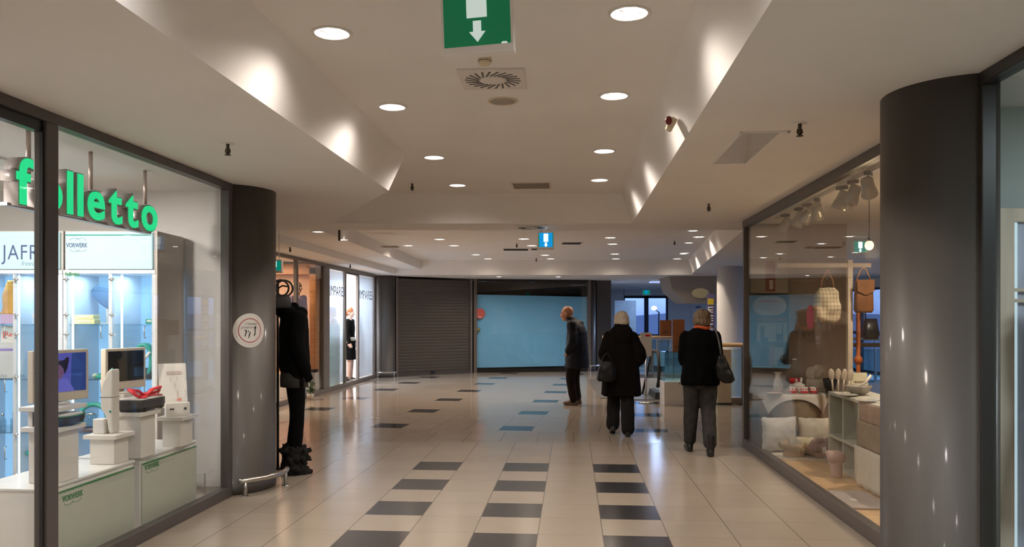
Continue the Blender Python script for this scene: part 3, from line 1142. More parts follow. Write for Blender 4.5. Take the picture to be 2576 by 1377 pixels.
fused(b, 'top', mat('lilac_knit', (.36, .24, .30), .9, var=.1), pd, voxel=.011, fold=.008, fscale=(14, 14, 6))
b = MB()
b.loft([(0, 0, .35, .22, .16), (0, 0, .6, .19, .14), (0, 0, .95, .165, .125)], n=32)
fused(b, 'skirt', mat('coral_skirt', (.60, .18, .15), .9, var=.1), pd, voxel=.012, fold=.012, fscale=(14, 14, 3))
o = thing('potted_plant', 'small green plant at the foot of the far left window', 'plant', (-3.72, 14.6, 0))
b = L(o)
b.lathe([(.05, 0), (.065, .11), (.058, .11), (.05, .10), (0, .10)], n=24)
b.build('pot', M['marble'], o)
b = L(o)
rnd = random.Random(11)
for k in range(34):
    a, r_, z = rnd.uniform(0, 6.28), rnd.uniform(.0, .07), rnd.uniform(.14, .34)
    m = Matrix.Rotation(a, 4, 'Z') @ Matrix.Rotation(rnd.uniform(-.8, .8), 4, 'Y')
    b.ell((r_ * math.cos(a), r_ * math.sin(a), z), (.042, .018, .006), m, u=8, w=6)
b.tube([(0, 0, .1), (0, 0, .3)], .008, n=6)
b.build('leaves', mat('plant_green', (.03, .10, .02), .6, var=.3), o)

pe = person('mannequin with ginger hair in a black dress standing in the white shop doorway', (at(880, 0, 18.9).x, 18.9, 0), R(-95), PD, cat='mannequin', name='mannequin')
b = MB()
b.loft([(0, 0, .52, .20, .15), (0, 0, .7, .185, .14), (0, 0, .95, .17, .125), (0, 0, 1.1, .15, .11), (0, 0, 1.3, .17, .12), (0, 0, 1.42, .165, .105), (0, 0, 1.47, .09, .08)], n=32)
sleeves(b, PD['arms'], .07, .06, .05, .95)
fused(b, 'dress', M['blackcloth'], pe, voxel=.012, fold=.006, fscale=(14, 14, 4))
b = MB()
b.loft([(0, 0, .97, .185, .135), (0, 0, 1.06, .178, .130)], n=32)
b.bm.transform(XF[pe])
b.build('pale_belt', mat('pale_belt', (.6, .56, .46), .7), pe)
b = MB()
b.ell((0, -.01, 1.69), (.09, .105, .09))
b.ell((0, -.05, 1.64), (.09, .07, .09))
fused(b, 'hair', mat('ginger_hair', (.36, .13, .05), .7, var=.3, scale=40), pe, voxel=.010, fold=.012, fscale=(40, 40, 20))
for x in (-.09, .10):
    shoe(pe, (x, 0, .088), 0, 0, M['shoe'], ln=.2)
pf = person('mannequin with a grey cap behind the lettered film of the white shop', (at(835, 0, 18.55).x, 18.55, 0), R(-95), PD, cat='mannequin', name='mannequin')
b = MB()
b.loft([(0, 0, .45, .20, .15), (0, 0, .95, .17, .125), (0, 0, 1.3, .18, .125), (0, 0, 1.43, .17, .11), (0, 0, 1.48, .10, .085)], n=32)
sleeves(b, PD['arms'], .075, .065, .055, .95)
fused(b, 'dress', mat('pale_rose_dress', (.60, .40, .36), .9, var=.1), pf, voxel=.012, fold=.008, fscale=(14, 14, 4))
b = MB()
b.ell((0, -.015, 1.70), (.10, .115, .095))
b.ell((0, .03, 1.675), (.09, .09, .03))
fused(b, 'cap', mat('grey_knit_cap', (.34, .31, .32), .9, var=.1), pf, voxel=.010)
# ------------------------------------------------------------------ recessed downlights
M['lens'] = emis('downlight_lens', (1, .90, .84), 2.4, sparkle=.75, scale=26)
M['lensdim'] = emis('downlight_lens_far', (1, .86, .72), 2.2, sparkle=.8, scale=26)
M['ring'] = mat('downlight_ring', (.80, .76, .72), .3, var=.02)
M['lightbulb'] = emis('downlight_bulb', (1, .95, .85), 14)
WARM = (1.0, .82, .65)
NEARC = (1.0, .885, .785)


def downlight(loc, r, label, group, energy, cone=156, blend=.75, lens='lens', col=None):
    o = thing('downlight', label, 'ceiling light', loc, 0, group)
    b = L(o)
    b.lathe([(r, -.006), (r + .014, -.006), (r + .016, 0), (r, 0), (r, -.006)], n=36)
    b.build('ring', M['ring'], o)
    b = L(o)
    b.lathe([(0.0, -.0035), (r * .6, -.004), (r, -.002), (r, 0)], n=36)
    b.build('lens', M[lens], o)
    b = L(o)
    b.ell((-r * .22, r * .25, -.005), (r * .2, r * .3, .006), u=10, w=6)
    b.ell((r * .35, r * .1, -.005), (r * .16, r * .22, .006), u=10, w=6)
    b.build('bulb', M['lightbulb'], o)
    if energy:
        ld = bpy.data.lights.new('downlight_beam', 'SPOT')
        ld.energy = energy
        ld.color = col or WARM
        ld.spot_size = R(cone)
        ld.spot_blend = blend
        ld.shadow_soft_size = .05
        lo = bpy.data.objects.new('downlight_beam', ld)
        lo.location = (0, 0, -.03)
        lo.parent = o
        COL.objects.link(lo)
    return o


NEAR_E, FAR_E = 56, 66
ordn2 = ['first', 'second', 'third', 'fourth']
for i, (px, py) in enumerate([(835, 83), (987, 269), (1092, 396), (1151, 466)]):
    q = at(px, py, (ZC - EYE) * F / (HY - py))
    downlight((q.x, q.y, ZC), .089, 'round recessed downlight along the left slope of the near ceiling, %s from the front' % ordn2[i], 'downlights of the near ceiling', NEAR_E, col=NEARC)
for i, (px, py) in enumerate([(1583, 33), (1545, 241), (1520, 380), (1508, 453)]):
    q = at(px, py, (ZC - EYE) * F / (HY - py))
    downlight((q.x, q.y, ZC), .089, 'round recessed downlight along the right slope of the near ceiling, %s from the front' % ordn2[i], 'downlights of the near ceiling', NEAR_E, col=NEARC)
for s in (2.4, .9, -.7, -2.3, -4):  # rows carried on out of view, added as cooler and stronger fill
    for t, sd in ((-1.25, 'left'), (.28, 'right')):
        q = ts(t, s)
        downlight((q.x, q.y, ZC), .089, 'round recessed downlight overhead, behind the exit sign', 'downlights overhead outside the picture', NEAR_E * 1.3, col=(1, .95, .92))
FAR = [(1106, 602, 'over the left half of the hall, front row'), (1027, 618, 'leftmost in the far hall'),
       (1142, 618, 'second row, left of the long dark slot vent'), (1197, 641, 'brightest in front of the shutter'),
       (1227, 655, 'deepest in front of the shutter'),
       (1318, 601, 'upper left of the hanging blue-green sign'), (1338, 618, 'touching the left edge of the hanging blue-green sign'),
       (1371, 642, 'right below the hanging blue-green sign'), (1385, 653, 'second below the hanging blue-green sign'),
       (1535, 598, 'first in the row right of the short slot vent'), (1541, 614, 'second in the row right of the short slot vent'),
       (1547, 639, 'third in the row right of the short slot vent'), (1549, 652, 'last in the row right of the short slot vent'),
       (1758, 596, 'foremost beside the far right slope'), (1722, 637, 'second beside the far right slope'), (1703, 660, 'deepest beside the far right slope')]
for i, (px, py, where) in enumerate(FAR):
    d = min((ZC - EYE) * F / (HY - py), 19.4)
    q = at(px, py, d)
    downlight((q.x, d, ZC), .1, 'small round ceiling downlight, ' + where, 'downlights of the far hall ceiling', FAR_E if d < 19 else 12, lens='lensdim')
for px, py, z, where in [(1255, 668, 2.6, 'left one on the soffit before the blue window'), (1404, 667, 2.6, 'right one on the soffit before the blue window'),
                         (800, 583, 2.75, 'left of the short rod on the stepped ceiling'), (862, 603, 2.75, 'right of the short rod on the stepped ceiling')]:
    d = min((z - EYE) * F / (HY - py), 21.0)
    if z == 2.6:
        d = 20.7
    q = at(px, py, d)
    downlight((q.x, d, z), .08, 'small round ceiling downlight, ' + where, 'downlights of the side soffits', FAR_E * (.95 if z == 2.6 else .4), lens='lensdim')
for i, (xx, yy) in enumerate([(3.35, 13.2), (3.75, 15.3), (4.2, 17.9)]):
    downlight((xx - .33, yy, ZC), .08, ['downlight lighting the front scallop on the far right slope', 'downlight lighting the middle scallop on the far right slope', 'downlight lighting the rear scallop on the far right slope'][i],
              'downlights of the far hall ceiling', 14, lens='lensdim')

# ------------------------------------------------------------------ sprinklers
def sprinkler(loc, label, rod=.06):
    o = thing('sprinkler', label, 'sprinkler', loc, 0, 'ceiling sprinklers')
    b = L(o)
    b.lathe([(.038, -.004), (.042, 0), (0, 0)][::1], n=20)
    b.build('escutcheon', M['ceil'], o)
    b = L(o)
    b.tube([(0, 0, 0), (0, 0, -rod)], .011, n=10)
    b.tube([(-.012, 0, -rod * .5), (-.016, 0, -rod * .8), (0, 0, -rod * 1.05)], .004, n=6)
    b.tube([(.012, 0, -rod * .5), (.016, 0, -rod * .8), (0, 0, -rod * 1.05)], .004, n=6)
    b.build('stem', M['brass'], o)
    b = L(o)
    b.lathe([(0, -rod * 1.12), (.021, -rod * 1.1), (.019, -rod * 1.04), (0, -rod * 1.0)], n=18)
    b.build('deflector', M['brass'], o)


for px, py, z, lab in [(573, 361, ZS, 'sprinkler head in the low ceiling outside the left shop window'),
                       (2012, 310, ZS, 'sprinkler head beside the square hatch in the right low ceiling'),
                       (1783, 512, ZS, 'sprinkler head in the right low ceiling near the beam'),
                       (1037, 461, ZC, 'sprinkler head in the raised ceiling beside the third left downlight'),
                       (1697, 606, ZC, 'sprinkler head in the far hall ceiling near the right slope'),
                       (1300, 613, ZC, 'sprinkler head above the long slot vent in the far hall'),
                       (1349, 650, ZC, 'sprinkler head deep in the far hall ceiling'),
                       (730, 622, 2.62, 'sprinkler head by the far left shop behind the pillar'),
                       (881, 665, 2.62, 'sprinkler head over the frosted shop panes on the left')]:
    d = (z - EYE) * F / (HY - py)
    q = at(px, py, d)
    sprinkler((q.x, q.y, z), lab, rod=.07)
o = thing('ceiling_rod', 'short dark rod hanging from the stepped ceiling on the left', 'rod', (at(851, 580, 10.2).x, 10.26, 2.75))
b = L(o)
b.tube([(0, 0, 0), (0, 0, -.24)], .016, n=10)
b.build('rod', M['brass'], o)
b = L(o)
b.lathe([(0, -.004), (.035, -.004), (.035, 0), (0, 0)], n=18)
b.build('plate', M['ceil'], o)

# ------------------------------------------------------------------ air vents, detector, speaker
M['ventplate'] = mat('vent_plate', (.74, .69, .64), .5, var=.02)


def swirl_vent(loc, rz, s, label):
    o = thing('swirl_vent', label, 'air vent', loc, rz, 'swirl air vents')
    b = L(o)
    b.box((0, 0, -.006), (s, s, .012), bev=.003)
    b.build('plate', M['ventplate'], o)
    b = L(o)
    for k in range(22):
        a = 2 * math.pi * k / 22
        c = Vector((math.cos(a), math.sin(a), 0)) * s * .315
        b.box((c.x, c.y, -.0125), (s * .235, s * .030, .003), rz=a + .45)
    b.build('slots', M['black'], o)
    b = L(o)
    b.lathe([(0, -.016), (s * .175, -.0145), (s * .185, -.012), (0, -.011)], n=28)
    b.build('hub', M['ventplate'], o)


swirl_vent((-.117, 4.84, ZC), -A + .02, .40, 'square white vent plate with a ring of slanting black slots behind the exit sign')
swirl_vent((.242, 9.83, ZS), 0, .40, 'square swirl vent under the cross beam left of the hanging blue-green sign')
o = thing('smoke_detector', 'small cream smoke detector between the green exit sign and the swirl vent', 'smoke detector', (-.153, 4.45, ZC))
b = L(o)
b.lathe([(.028, -.042), (.034, -.036), (.036, -.028), (.036, 0)], n=28)
b.build('body', M['cream'], o)
b = L(o)
for k in range(16):
    a = 2 * math.pi * k / 16
    b.box((.036 * math.cos(a), .036 * math.sin(a), -.022), (.004, .007, .006), rz=a)
b.build('vents', M['brass'], o)
o = thing('ceiling_speaker', 'round beige loudspeaker grille in the ceiling behind the swirl vent', 'loudspeaker', (-.062, 5.34, ZC))
b = L(o)
b.lathe([(.085, -.005), (.10, -.006), (.104, 0), (.085, 0), (.085, -.005)], n=36)
b.build('ring', M['cream'], o)
b = L(o)
b.lathe([(0, -.004), (.085, -.004), (.085, 0)], n=36)
b.build('grille', mat('speaker_cloth', (.42, .37, .31), .8, var=.15, scale=200), o)


def slot_vent(loc, sx, sy, label, dark=True, rz=0):
    o = thing('slot_vent', label, 'air vent', loc, rz, 'slot air vents')
    b = L(o)
    for a, c in [((-sx / 2, 0), (.02, sy)), ((sx / 2, 0), (.02, sy)), ((0, -sy / 2), (sx, .02)), ((0, sy / 2), (sx, .02))]:
        b.box((a[0], a[1], -.004), (c[0], c[1], .008))
    b.build('frame', M['ventplate'], o)
    b = L(o)
    b.box((0, 0, -.002), (sx - .02, sy - .02, .003))
    b.build('backing', M['brass'] if dark else M['wall2'], o)
    b = L(o)
    n = max(3, int(sy / .045))
    for k in range(n):
        b.box((0, -sy / 2 + sy * (k + .5) / n, -.006), (sx - .03, sy / n * .35, .004))
    b.build('slats', M['brass'] if dark else M['wall2'], o)


slot_vent((.215, 8.72, ZC), .42, .38, 'pale square slatted vent at the back of the near ceiling', dark=False, rz=-A)
slot_vent((at(1298, 628, 16.8).x, 16.8, ZC), .54, .45, 'long dark slot vent in the far hall, left of the hanging sign')
slot_vent((at(1344, 627, 16.7).x, 16.7, ZC), .14, .36, 'tiny dark vent touching the left edge of the hanging sign')
slot_vent((at(1438, 612, 15.4).x, 15.4, ZC), .38, .40, 'short dark slot vent in the far hall, right of the hanging sign')
slot_vent((at(965, 653, 12.7).x - .05, 13.7, 2.75), .3, .3, 'flat pale vent in the stepped ceiling over the far left shops', dark=False)

# access hatch in the right soffit
o = thing('ceiling_hatch', 'glossy grey access hatch with a thin frame in the right low ceiling', 'ceiling hatch', (1.575, 5.30, ZS), -A)
b = L(o)
for x0, x1, y0, y1 in [(-.15, -.135, -.5, .5), (.135, .15, -.5, .5), (-.15, .15, -.5, -.485), (-.15, .15, .485, .5)]:
    b.box(((x0 + x1) / 2, (y0 + y1) / 2, -.004), (x1 - x0, y1 - y0, .008))
b.build('frame', M['ceil'], o)
b = L(o)
b.box((-.02, 0, -.003), (.23, .97, .004))
b.build('panel', mat('hatch_panel', (.62, .60, .57), .3, var=.05, coat=.3), o)
b = L(o)
b.box((.115, 0, -.004), (.04, .97, .006))
b.build('hinge_strip', M['ceil'], o)

# little alarm lamp on the right slope
q = ts(.655, 5.05)
o = thing('alarm_sounder', 'small cream wall sounder with a dark red lens on the right slope', 'alarm', (q.x, q.y, 2.73), -A)
b = L(o)
b.box((-.03, .02, .0), (.045, .10, .075), bev=.012, ry=.5)
b.build('body', M['cream'], o)
b = L(o)
b.ell((-.052, -.035, .012), (.022, .022, .028))
b.build('lens', mat('dark_red_lens', (.16, .01, .01), .2), o)

# ------------------------------------------------------------------ exit signs
M['signgreen'] = emis('exit_green', (0, .125, .045), .8)
M['signwhite'] = emis('exit_white', (.62, .72, .66), .85)
M['signcyan'] = emis('exit_blue_green', (.0, .26, .62), 1.2)
M['signcyanw'] = emis('exit_blue_white', (.75, .95, 1), 2.2)
M['signgreen2'] = emis('exit_green_rim', (0, .22, .16), 1.0)


def exit_sign(loc, rz, w, h, drop, label, face, sym, tilt=0.0, edge=None, back=False):
    """hangs from the ceiling at loc; panel faces local -y"""
    o = thing('exit_sign', label, 'exit sign', loc, rz)
    T = Matrix.Rotation(tilt, 4, 'Y')
    mb = lambda: MB(XF[o] @ T)
    z1 = -drop
    z0 = z1 - h
    zc = (z0 + z1) / 2
    b = mb()
    b.box((0, .004, z0 + .010), (w + .022, .06, .034), bev=.006)
    b.box((0, .004, z1 - .008), (w + .012, .05, .016), bev=.004)
    b.box((w / 2 + .004, .004, zc), (.010, .044, h))
    b.box((-w / 2 - .004, .004, zc), (.010, .044, h))
    b.build('housing', M['ceil'], o)
    b = mb()
    b.box((0, .004, zc + .003), (w, .03, h - .03))
    f = b.build('face', face, o)
    ww = .30 * w
    b = mb()
    zt = z1 - .12 * h
    zb = z0 + .425 * h
    b.box((0, -.0135, (zt + zb) / 2), (ww, .003, zt - zb))
    a0 = z0 + .385 * h
    a1, a2 = z0 + .255 * h, z0 + .13 * h
    b.prism([(-.06 * w, -.015, a0), (.06 * w, -.015, a0), (.06 * w, -.015, a1), (.12 * w, -.015, a1), (0, -.015, a2), (-.12 * w, -.015, a1), (-.06 * w, -.015, a1)], (0, .004, 0))
    b.build('pictogram', sym, o)
    if edge:
        b = mb()
        for x in (-w * .47, w * .47):
            b.box((x, -.0125, zc), (w * .06, .002, h * .9))
        b.build('rim', edge, o)
    if drop > .01:
        b = mb()
        for x in (-w * .3, w * .3):
            b.tube([(x, .004, 0), (x, .004, z1)], .005, n=8)
        b.build('rods', M['ceil'], o)
    return o


o = exit_sign((-.152, 3.30, ZC), R(-9), .285, .345, .02, 'green emergency exit sign with a white bar and down arrow, hanging nearest', M['signgreen'], M['signwhite'], tilt=-.035)
b = MB(XF[o] @ Matrix.Rotation(-.035, 4, 'Y'))
b.disc((.118, -.0125, -.335), .008, -.002, axis='Y', n=18)
b.disc((.108, -.0125, -.335), .008, -.002, axis='Y', n=18)
b.build('maker_mark', M['signwhite'], o)
exit_sign((at(1373, 600, 10.12).x, 10.10, ZS), 0, .188, .225, .03, 'glowing blue-green exit sign hanging from the far cross beam', M['signcyan'], M['signcyanw'], edge=M['signgreen2'])
q = at(697, 675, 11.0)
exit_sign((q.x + .0, 10.9, 2.75), R(-12), .2, .175, .44, 'green exit sign half hidden behind the left pillar', M['signgreen2'], M['signcyanw'])
q = at(2163, 592, 11.2)
exit_sign((q.x, 11.2, ZS), R(8), .2, .2, .03, 'green exit sign seen through the right shop window', M['signgreen2'], M['signcyanw'])
q = at(1627, 738, 28.5)
exit_sign((q.x, 28.6, 2.6), 0, .26, .2, .06, 'small green exit sign in front of the far end window', M['signgreen2'], M['signcyan'])
# ------------------------------------------------------------------ left shop: everything in corridor axes (t, s, z)
TSM = Matrix.Rotation(-A, 4, 'Z')
RT, RS = ts(1, 0), ts(0, 1)                       # unit directions across / along


def C():
    return MB(TSM)


M['pinkmetal'] = mat('rod_metal', (.62, .50, .46), .35, metal=.6)
M['signside'] = mat('letter_return_grey', (.42, .38, .37), .4, metal=.3)
M['ledgreen'] = emis('letter_green_face', (0.0, .72, .26), 1.2)
M['coolback'] = emis('cabinet_light_panel', (.30, .60, .98), .95)
M['coolback2'] = emis('cabinet_header_light', (.60, .93, 1.0), .85)
M['ledstrip'] = emis('led_strip', (.80, .95, 1), 5.0)
M['cabinet'] = mat('cabinet_white', (.66, .70, .76), .4, var=.02)
M['cabgrey'] = mat('cabinet_side_taupe', (.52, .46, .41), .5, var=.02)
M['glassshelf'] = glass('shelf_glass', (.72, .86, .90), 1.5)
M['greytext'] = mat('grey_blue_print', (.06, .09, .20), .5)
M['counterfront'] = mat('counter_green_white_glass', (.50, .52, .44), .12, var=.02, coat=.5)
M['pedestal'] = mat('pedestal_white', (.72, .68, .63), .4, var=.02)

# hanging illuminated letters, one thing
z0 = 2.18
s_f, s_o = 4.355, 5.935
sign = thing('letter_sign', 'hanging shop sign of green glowing letters reading folletto', 'shop sign', ts(-3.22, 5.2, 2.16), 0)
word, gap, size = 'folletto', .030, .38
pr = []
for ch in word:
    me = text_mesh(ch, size, ext=.0, bold=.016)
    xs = [v.co.x for v in me.vertices]
    pr.append((ch, min(xs), max(xs)))
    bpy.data.meshes.remove(me)
tot = sum(b_ - a_ for _, a_, b_ in pr) + gap * (len(pr) - 1)
kx = (s_o - s_f) / tot
cur = s_f
for ch, a_, b_ in pr:
    for nm, ext, bold, off, mt in (('letter', .045, .016, -.046, 'signside'), ('letter_face', .003, .008, .003, 'ledgreen')):
        me = text_mesh(ch, size, ext=ext, bold=bold)
        m = plane_m(ts(-3.22 + off, cur, z0), RS) @ Matrix.Diagonal((kx, 1, 1, 1)) @ Matrix.Translation((-a_, 0, 0))
        b = MB()
        b.mesh(me, m)
        bpy.data.meshes.remove(me)
        if nm == 'letter':
            par = b.build('letter', M[mt], sign)
        else:
            b.build('letter_face', M[mt], par)
    cur += (b_ - a_) * kx + gap * kx
b = C()
b.box((-3.30, (s_f + s_o) / 2, z0 - .012), (.06, s_o - s_f, .018))
b.build('rail', M['signside'], sign)
for s in (4.55, 5.17, 5.86):
    b = C()
    b.tube([(-3.28, s, 2.38), (-3.28, s, ZS)], .014, n=10)
    b.build('hanging_rod', M['pinkmetal'], sign)

# counters
for k, (a, c) in enumerate(((4.30, 5.23), (5.31, 6.13))):
    o = thing('shop_counter', ('low white display counter with glass front, nearest the door post' if k == 0 else 'low white display counter with glass front, beside the end wall'),
              'counter', ts(-3.22, (a + c) / 2), -A, 'low counters in the left shop window')
    b = C()
    b.box((-3.23, (a + c) / 2, .255), (.44, c - a, .51))
    b.build('body', M['white'], o, bevel=.004)
    b = C()
    b.box((-3.235, (a + c) / 2, .518), (.47, c - a + .01, .016))
    b.build('top', M['white'], o, bevel=.003)
    b = C()
    b.box((-3.004, (a + c) / 2, .25), (.012, c - a - .02, .47))
    p = b.build('front_glass', M['counterfront'], o)
    b = C()
    b.box((-2.997, (a + c) / 2, .478), (.003, c - a - .03, .012))
    b.build('stripe', M['green'], p)
    st = a + (.15 if k == 0 else .04)
    lettering('VORWERK', ts(-2.9965, st, .415 if k == 0 else .43), RS, .05, M['green'], p, width=.20, bold=.0012, ext=.0008)
    b = C()
    for cc, zz, a0, a1 in ((.06, .046, 20, 160), (.14, .046, 20, 160), (.06, -.006, 200, 340), (.14, -.006, 200, 340)):
        b.tube([(-2.9965, st + cc + .045 * math.cos(R(q)), (.415 if k == 0 else .43) + zz + .02 * math.sin(R(q))) for q in range(a0, a1 + 1, 14)], .0016, n=5)
    b.build('logo_outline', M['green'], p)

# pedestals
def pedestal(name, label, t0, t1, s0, s1, zb, zt, over=.03, top=True):
    o = thing(name, label, 'display pedestal', ts((t0 + t1) / 2, (s0 + s1) / 2, zb), -A, 'white pedestals on the left shop counters')
    b = C()
    b.box(((t0 + t1) / 2, (s0 + s1) / 2, (zb + zt - .03) / 2), (t1 - t0, s1 - s0, zt - .03 - zb))
    b.build('box', M['pedestal'], o, bevel=.003)
    b = C()
    b.box(((t0 + t1) / 2, (s0 + s1) / 2, zt - .014), (t1 - t0 + 2 * over, s1 - s0 + 2 * over, .028))
    b.build('slab', M['pedestal'], o, bevel=.003)
    return o


ZK = .527
p1 = pedestal('display_pedestal', 'tall white pedestal with two slabs behind the dark door post', -3.2, -3.02, 4.44, 4.64, ZK, .86)
b = C()
b.box((-3.205, 4.54, .905), (.03, .16, .09))
b.box((-3.11, 4.535, .967), (.25, .27, .026))
b.build('upper_slab', M['pedestal'], p1, bevel=.003)
p2 = pedestal('display_pedestal', 'short white pedestal carrying the white upright vacuum unit', -3.21, -3.04, 5.05, 5.22, ZK, .725)
p3 = pedestal('display_pedestal', 'white pedestal carrying the black tray with the red bow', -3.17, -2.985, 5.28, 5.47, ZK, .848, over=.028)
p4 = pedestal('display_pedestal', 'white pedestal carrying the leaning leaflet stand', -3.10, -2.955, 5.78, 5.97, ZK, .755)
p5 = pedestal('display_pedestal', 'narrow white pedestal under the black-screened monitor', -3.33, -3.22, 5.47, 5.62, ZK, .955, over=.0)

# monitors
M['beige'] = mat('monitor_beige_plastic', (.62, .55, .45), .45, var=.02)
M['scrblue'] = emis('screen_violet', (.085, .085, .42), .8)
M['scrblue2'] = emis('screen_deep_blue', (.02, .05, .22), .8)
M['scrskin'] = emis('screen_face', (.16, .075, .17), .7)
M['scrdark'] = emis('screen_dark_hair', (.01, .007, .02), .6)
M['scrshirt'] = emis('screen_pale_shirt', (.12, .12, .50), .8)
M['scrblack'] = mat('screen_black', (.014, .013, .015), .12, coat=.5)


def monitor(label, c, rz, zb, ht, w, lit):
    o = thing('monitor', label, 'monitor', (c[0], c[1], zb), rz, 'flat monitors in the left shop window')
    z0, z1 = ht
    zc, h = (z0 + z1) / 2 - zb, z1 - z0
    b = L(o)
    b.box((0, 0, zc), (w, .045, h), bev=.006)
    b.build('casing', M['beige'], o)
    b = L(o)
    sw, sh = w - .045, h - .075
    b.box((0, -.023, zc + .018), (sw, .003, sh))
    s = b.build('screen', M['scrblue'] if lit else M['scrblack'], o)
    if lit:
        def shape(nm, pts, mt, k):
            q = L(o)
            q.prism([(x * sw, -.0246 - k * .0004, zc + .018 + z * sh) for x, z in pts], (0, -.0004, 0))
            q.build(nm, mt, s)
        shape('picture_wall', [(.17, -.5), (.5, -.5), (.5, .5), (.2, .5)], M['scrblue2'], 0)
        shape('picture_shirt', [(-.4, -.5), (-.25, -.2), (-.05, -.1), (.12, -.2), (.26, -.5)], M['scrshirt'], 1)
        shape('picture_face', [(-.06 + .10 * math.cos(a), .08 + .25 * math.sin(a)) for a in [k * .42 for k in range(15)]], M['scrskin'], 2)
        shape('picture_hair', [(-.14, .2), (-.06, .3), (.03, .32), (.10, .40), (.14, .36), (.13, .27), (.10, .1), (.05, -.05), (.02, .1), (-.04, .2)], M['scrdark'], 3)
    b = L(o)
    b.box((0, .035, (z0 - zb + .05) / 2 + .001), (.06, .02, z0 - zb + .05))
    b.build('neck', M['beige'], o)
    b = L(o)
    b.loft([(0, .02, 0, .085, .05), (0, .02, .01, .085, .05), (0, .02, .014, .07, .04)], n=28)
    b.build('foot', M['white'], o)
    return o


monitor('beige monitor showing a dark-haired woman on a violet picture', (-2.748, 4.80), R(71), .9815, (1.0, 1.31), .39, True)
q = ts(-3.262, 5.54)
monitor('beige monitor with a black empty screen behind the red bow', (q.x, q.y), R(72), .9565, (.99, 1.285), .38, False)

# robot vacuum between the two slabs
q = ts(-3.07, 4.545)
o = thing('robot_vacuum', 'white and black robot vacuum on the pedestal behind the door post', 'robot vacuum', (q.x, q.y, .86), -A)
b = L(o)
b.loft([(0, 0, .012, .098, .13), (0, 0, .045, .105, .135), (0, 0, .062, .102, .132)], n=36, power=3)
b.build('body', M['dkgrey'], o)
b = L(o)
b.loft([(0, 0, .062, .098, .128), (0, 0, .072, .088, .115), (0, 0, .078, .06, .07)], n=36, power=3)
b.build('cover', M['white'], o)
b = L(o)
b.loft([(0, 0, .056, .108, .138), (0, 0, .062, .108, .138)], n=36, power=3)
b.build('green_band', M['green'], o)
for sx in (-.07, .07):
    b = L(o)
    b.tube([(sx - .01, 0, .022), (sx + .01, 0, .022)], .022, n=14)
    b.build('wheel', M['rubber'], o)

# black tray with the red bow
q = ts(-3.065, 5.44)
o = thing('robot_tray', 'black flat robot cleaner wearing a red ribbon bow', 'robot vacuum', (q.x, q.y, .848), -A)
b = L(o)
b.prism([(-.105, -.19, .03), (.105, -.19, .03), (.105, .12, .03), (.06, .19, .03), (-.06, .19, .03), (-.105, .12, .03)], (0, 0, .055))
b.box((0, -.0, .02), (.17, .3, .03))
b.build('body', M['dkgrey'], o, bevel=.006)
b = L(o)
b.prism([(-.098, -.18, .085), (.098, -.18, .085), (.098, .115, .085), (.055, .18, .085), (-.055, .18, .085), (-.098, .115, .085)], (0, 0, .007))
b.build('cover', M['white'], o, bevel=.002)
for sx, sy in ((-.08, -.12), (.08, -.12), (-.08, .1), (.08, .1)):
    b = L(o)
    b.tube([(sx - .012, sy, .018), (sx + .012, sy, .018)], .018, n=12)
    b.build('wheel', M['rubber'], o)
b = L(o)
for sg in (-1, 1):
    pts = [(0, 0, .10), (.02 * sg, .06, .14), (.03 * sg, .13, .15), (.02, .15, .12), (-.01 * sg, .10, .105), (0, .0, .10)]
    b.tube([(x + .02, y * sg, z) for x, y, z in pts], [.016, .024, .028, .026, .02, .014], n=8, sq=.45)
    b.tube([(.02, 0, .10), (.05, .05 * sg, .102), (.075, .12 * sg, .098)], [.012, .016, .018], n=8, sq=.3)
b.ell((.02, 0, .108), (.022, .018, .016))
b.build('bow', M['red'], o)

# upright white cleaner
q = ts(-3.125, 5.14)
o = thing('upright_cleaner', 'white bottle-shaped upright cleaner on the short pedestal', 'vacuum cleaner', (q.x, q.y, .725), -A)
prof = [(.045, .0), (.02, .0), (.012, .03), (.005, .09), (-.012, .13), (-.035, .16), (-.04, .20), (-.04, .30), (-.03, .34), (-.01, .375), (.002, .41), (.02, .43), (.04, .435), (.045, .42)]
b = L(o)
b.prism([(x, -.045, z) for x, z in prof], (0, .09, 0), smooth=False)
b.build('body', M['pedestal'], o, bevel=.012)
b = L(o)
b.box((-.0, -.001, .245), (.091, .0915, .003))
b.build('seam', M['dkgrey'], o)
b = L(o)
b.tube([(-.044, 0, .30), (-.033, 0, .345), (-.012, 0, .38), (.0, 0, .415), (.02, 0, .436)], .008, n=8)
b.build('edge_strip', M['teal'], o)
b = L(o)
b.box((-.045, -.02, .05), (.08, .08, .10), bev=.006)
b.build('dock', M['pedestal'], o)
b = L(o)
b.ell((.03, -.047, .15), (.008, .006, .008))
b.build('button', M['teal'], o)

# leaflet stand
q = ts(-3.03, 5.87)
o = thing('leaflet_stand', 'white leaflet stand with a faded drawing leaning on its pedestal', 'leaflet stand', (q.x, q.y, .755), -A + R(38))
b = L(o)
b.box((0, -.01, .05), (.17, .075, .10), bev=.004)
b.build('holder', M['pedestal'], o)
b = L(o)
b.prism([(-.115, .03, .06), (.085, .03, .06), (.085, .115, .395), (-.115, .115, .395)], (0, .008, -.002))
p = b.build('panel', M['pedestal'], o)


def onpanel(nm, pts, mt):
    q = L(o)
    q.prism([(x, .027 + (z - .06) * .2537, z) for x, z in pts], (0, -.0012, 0))
    q.build(nm, mt, p)


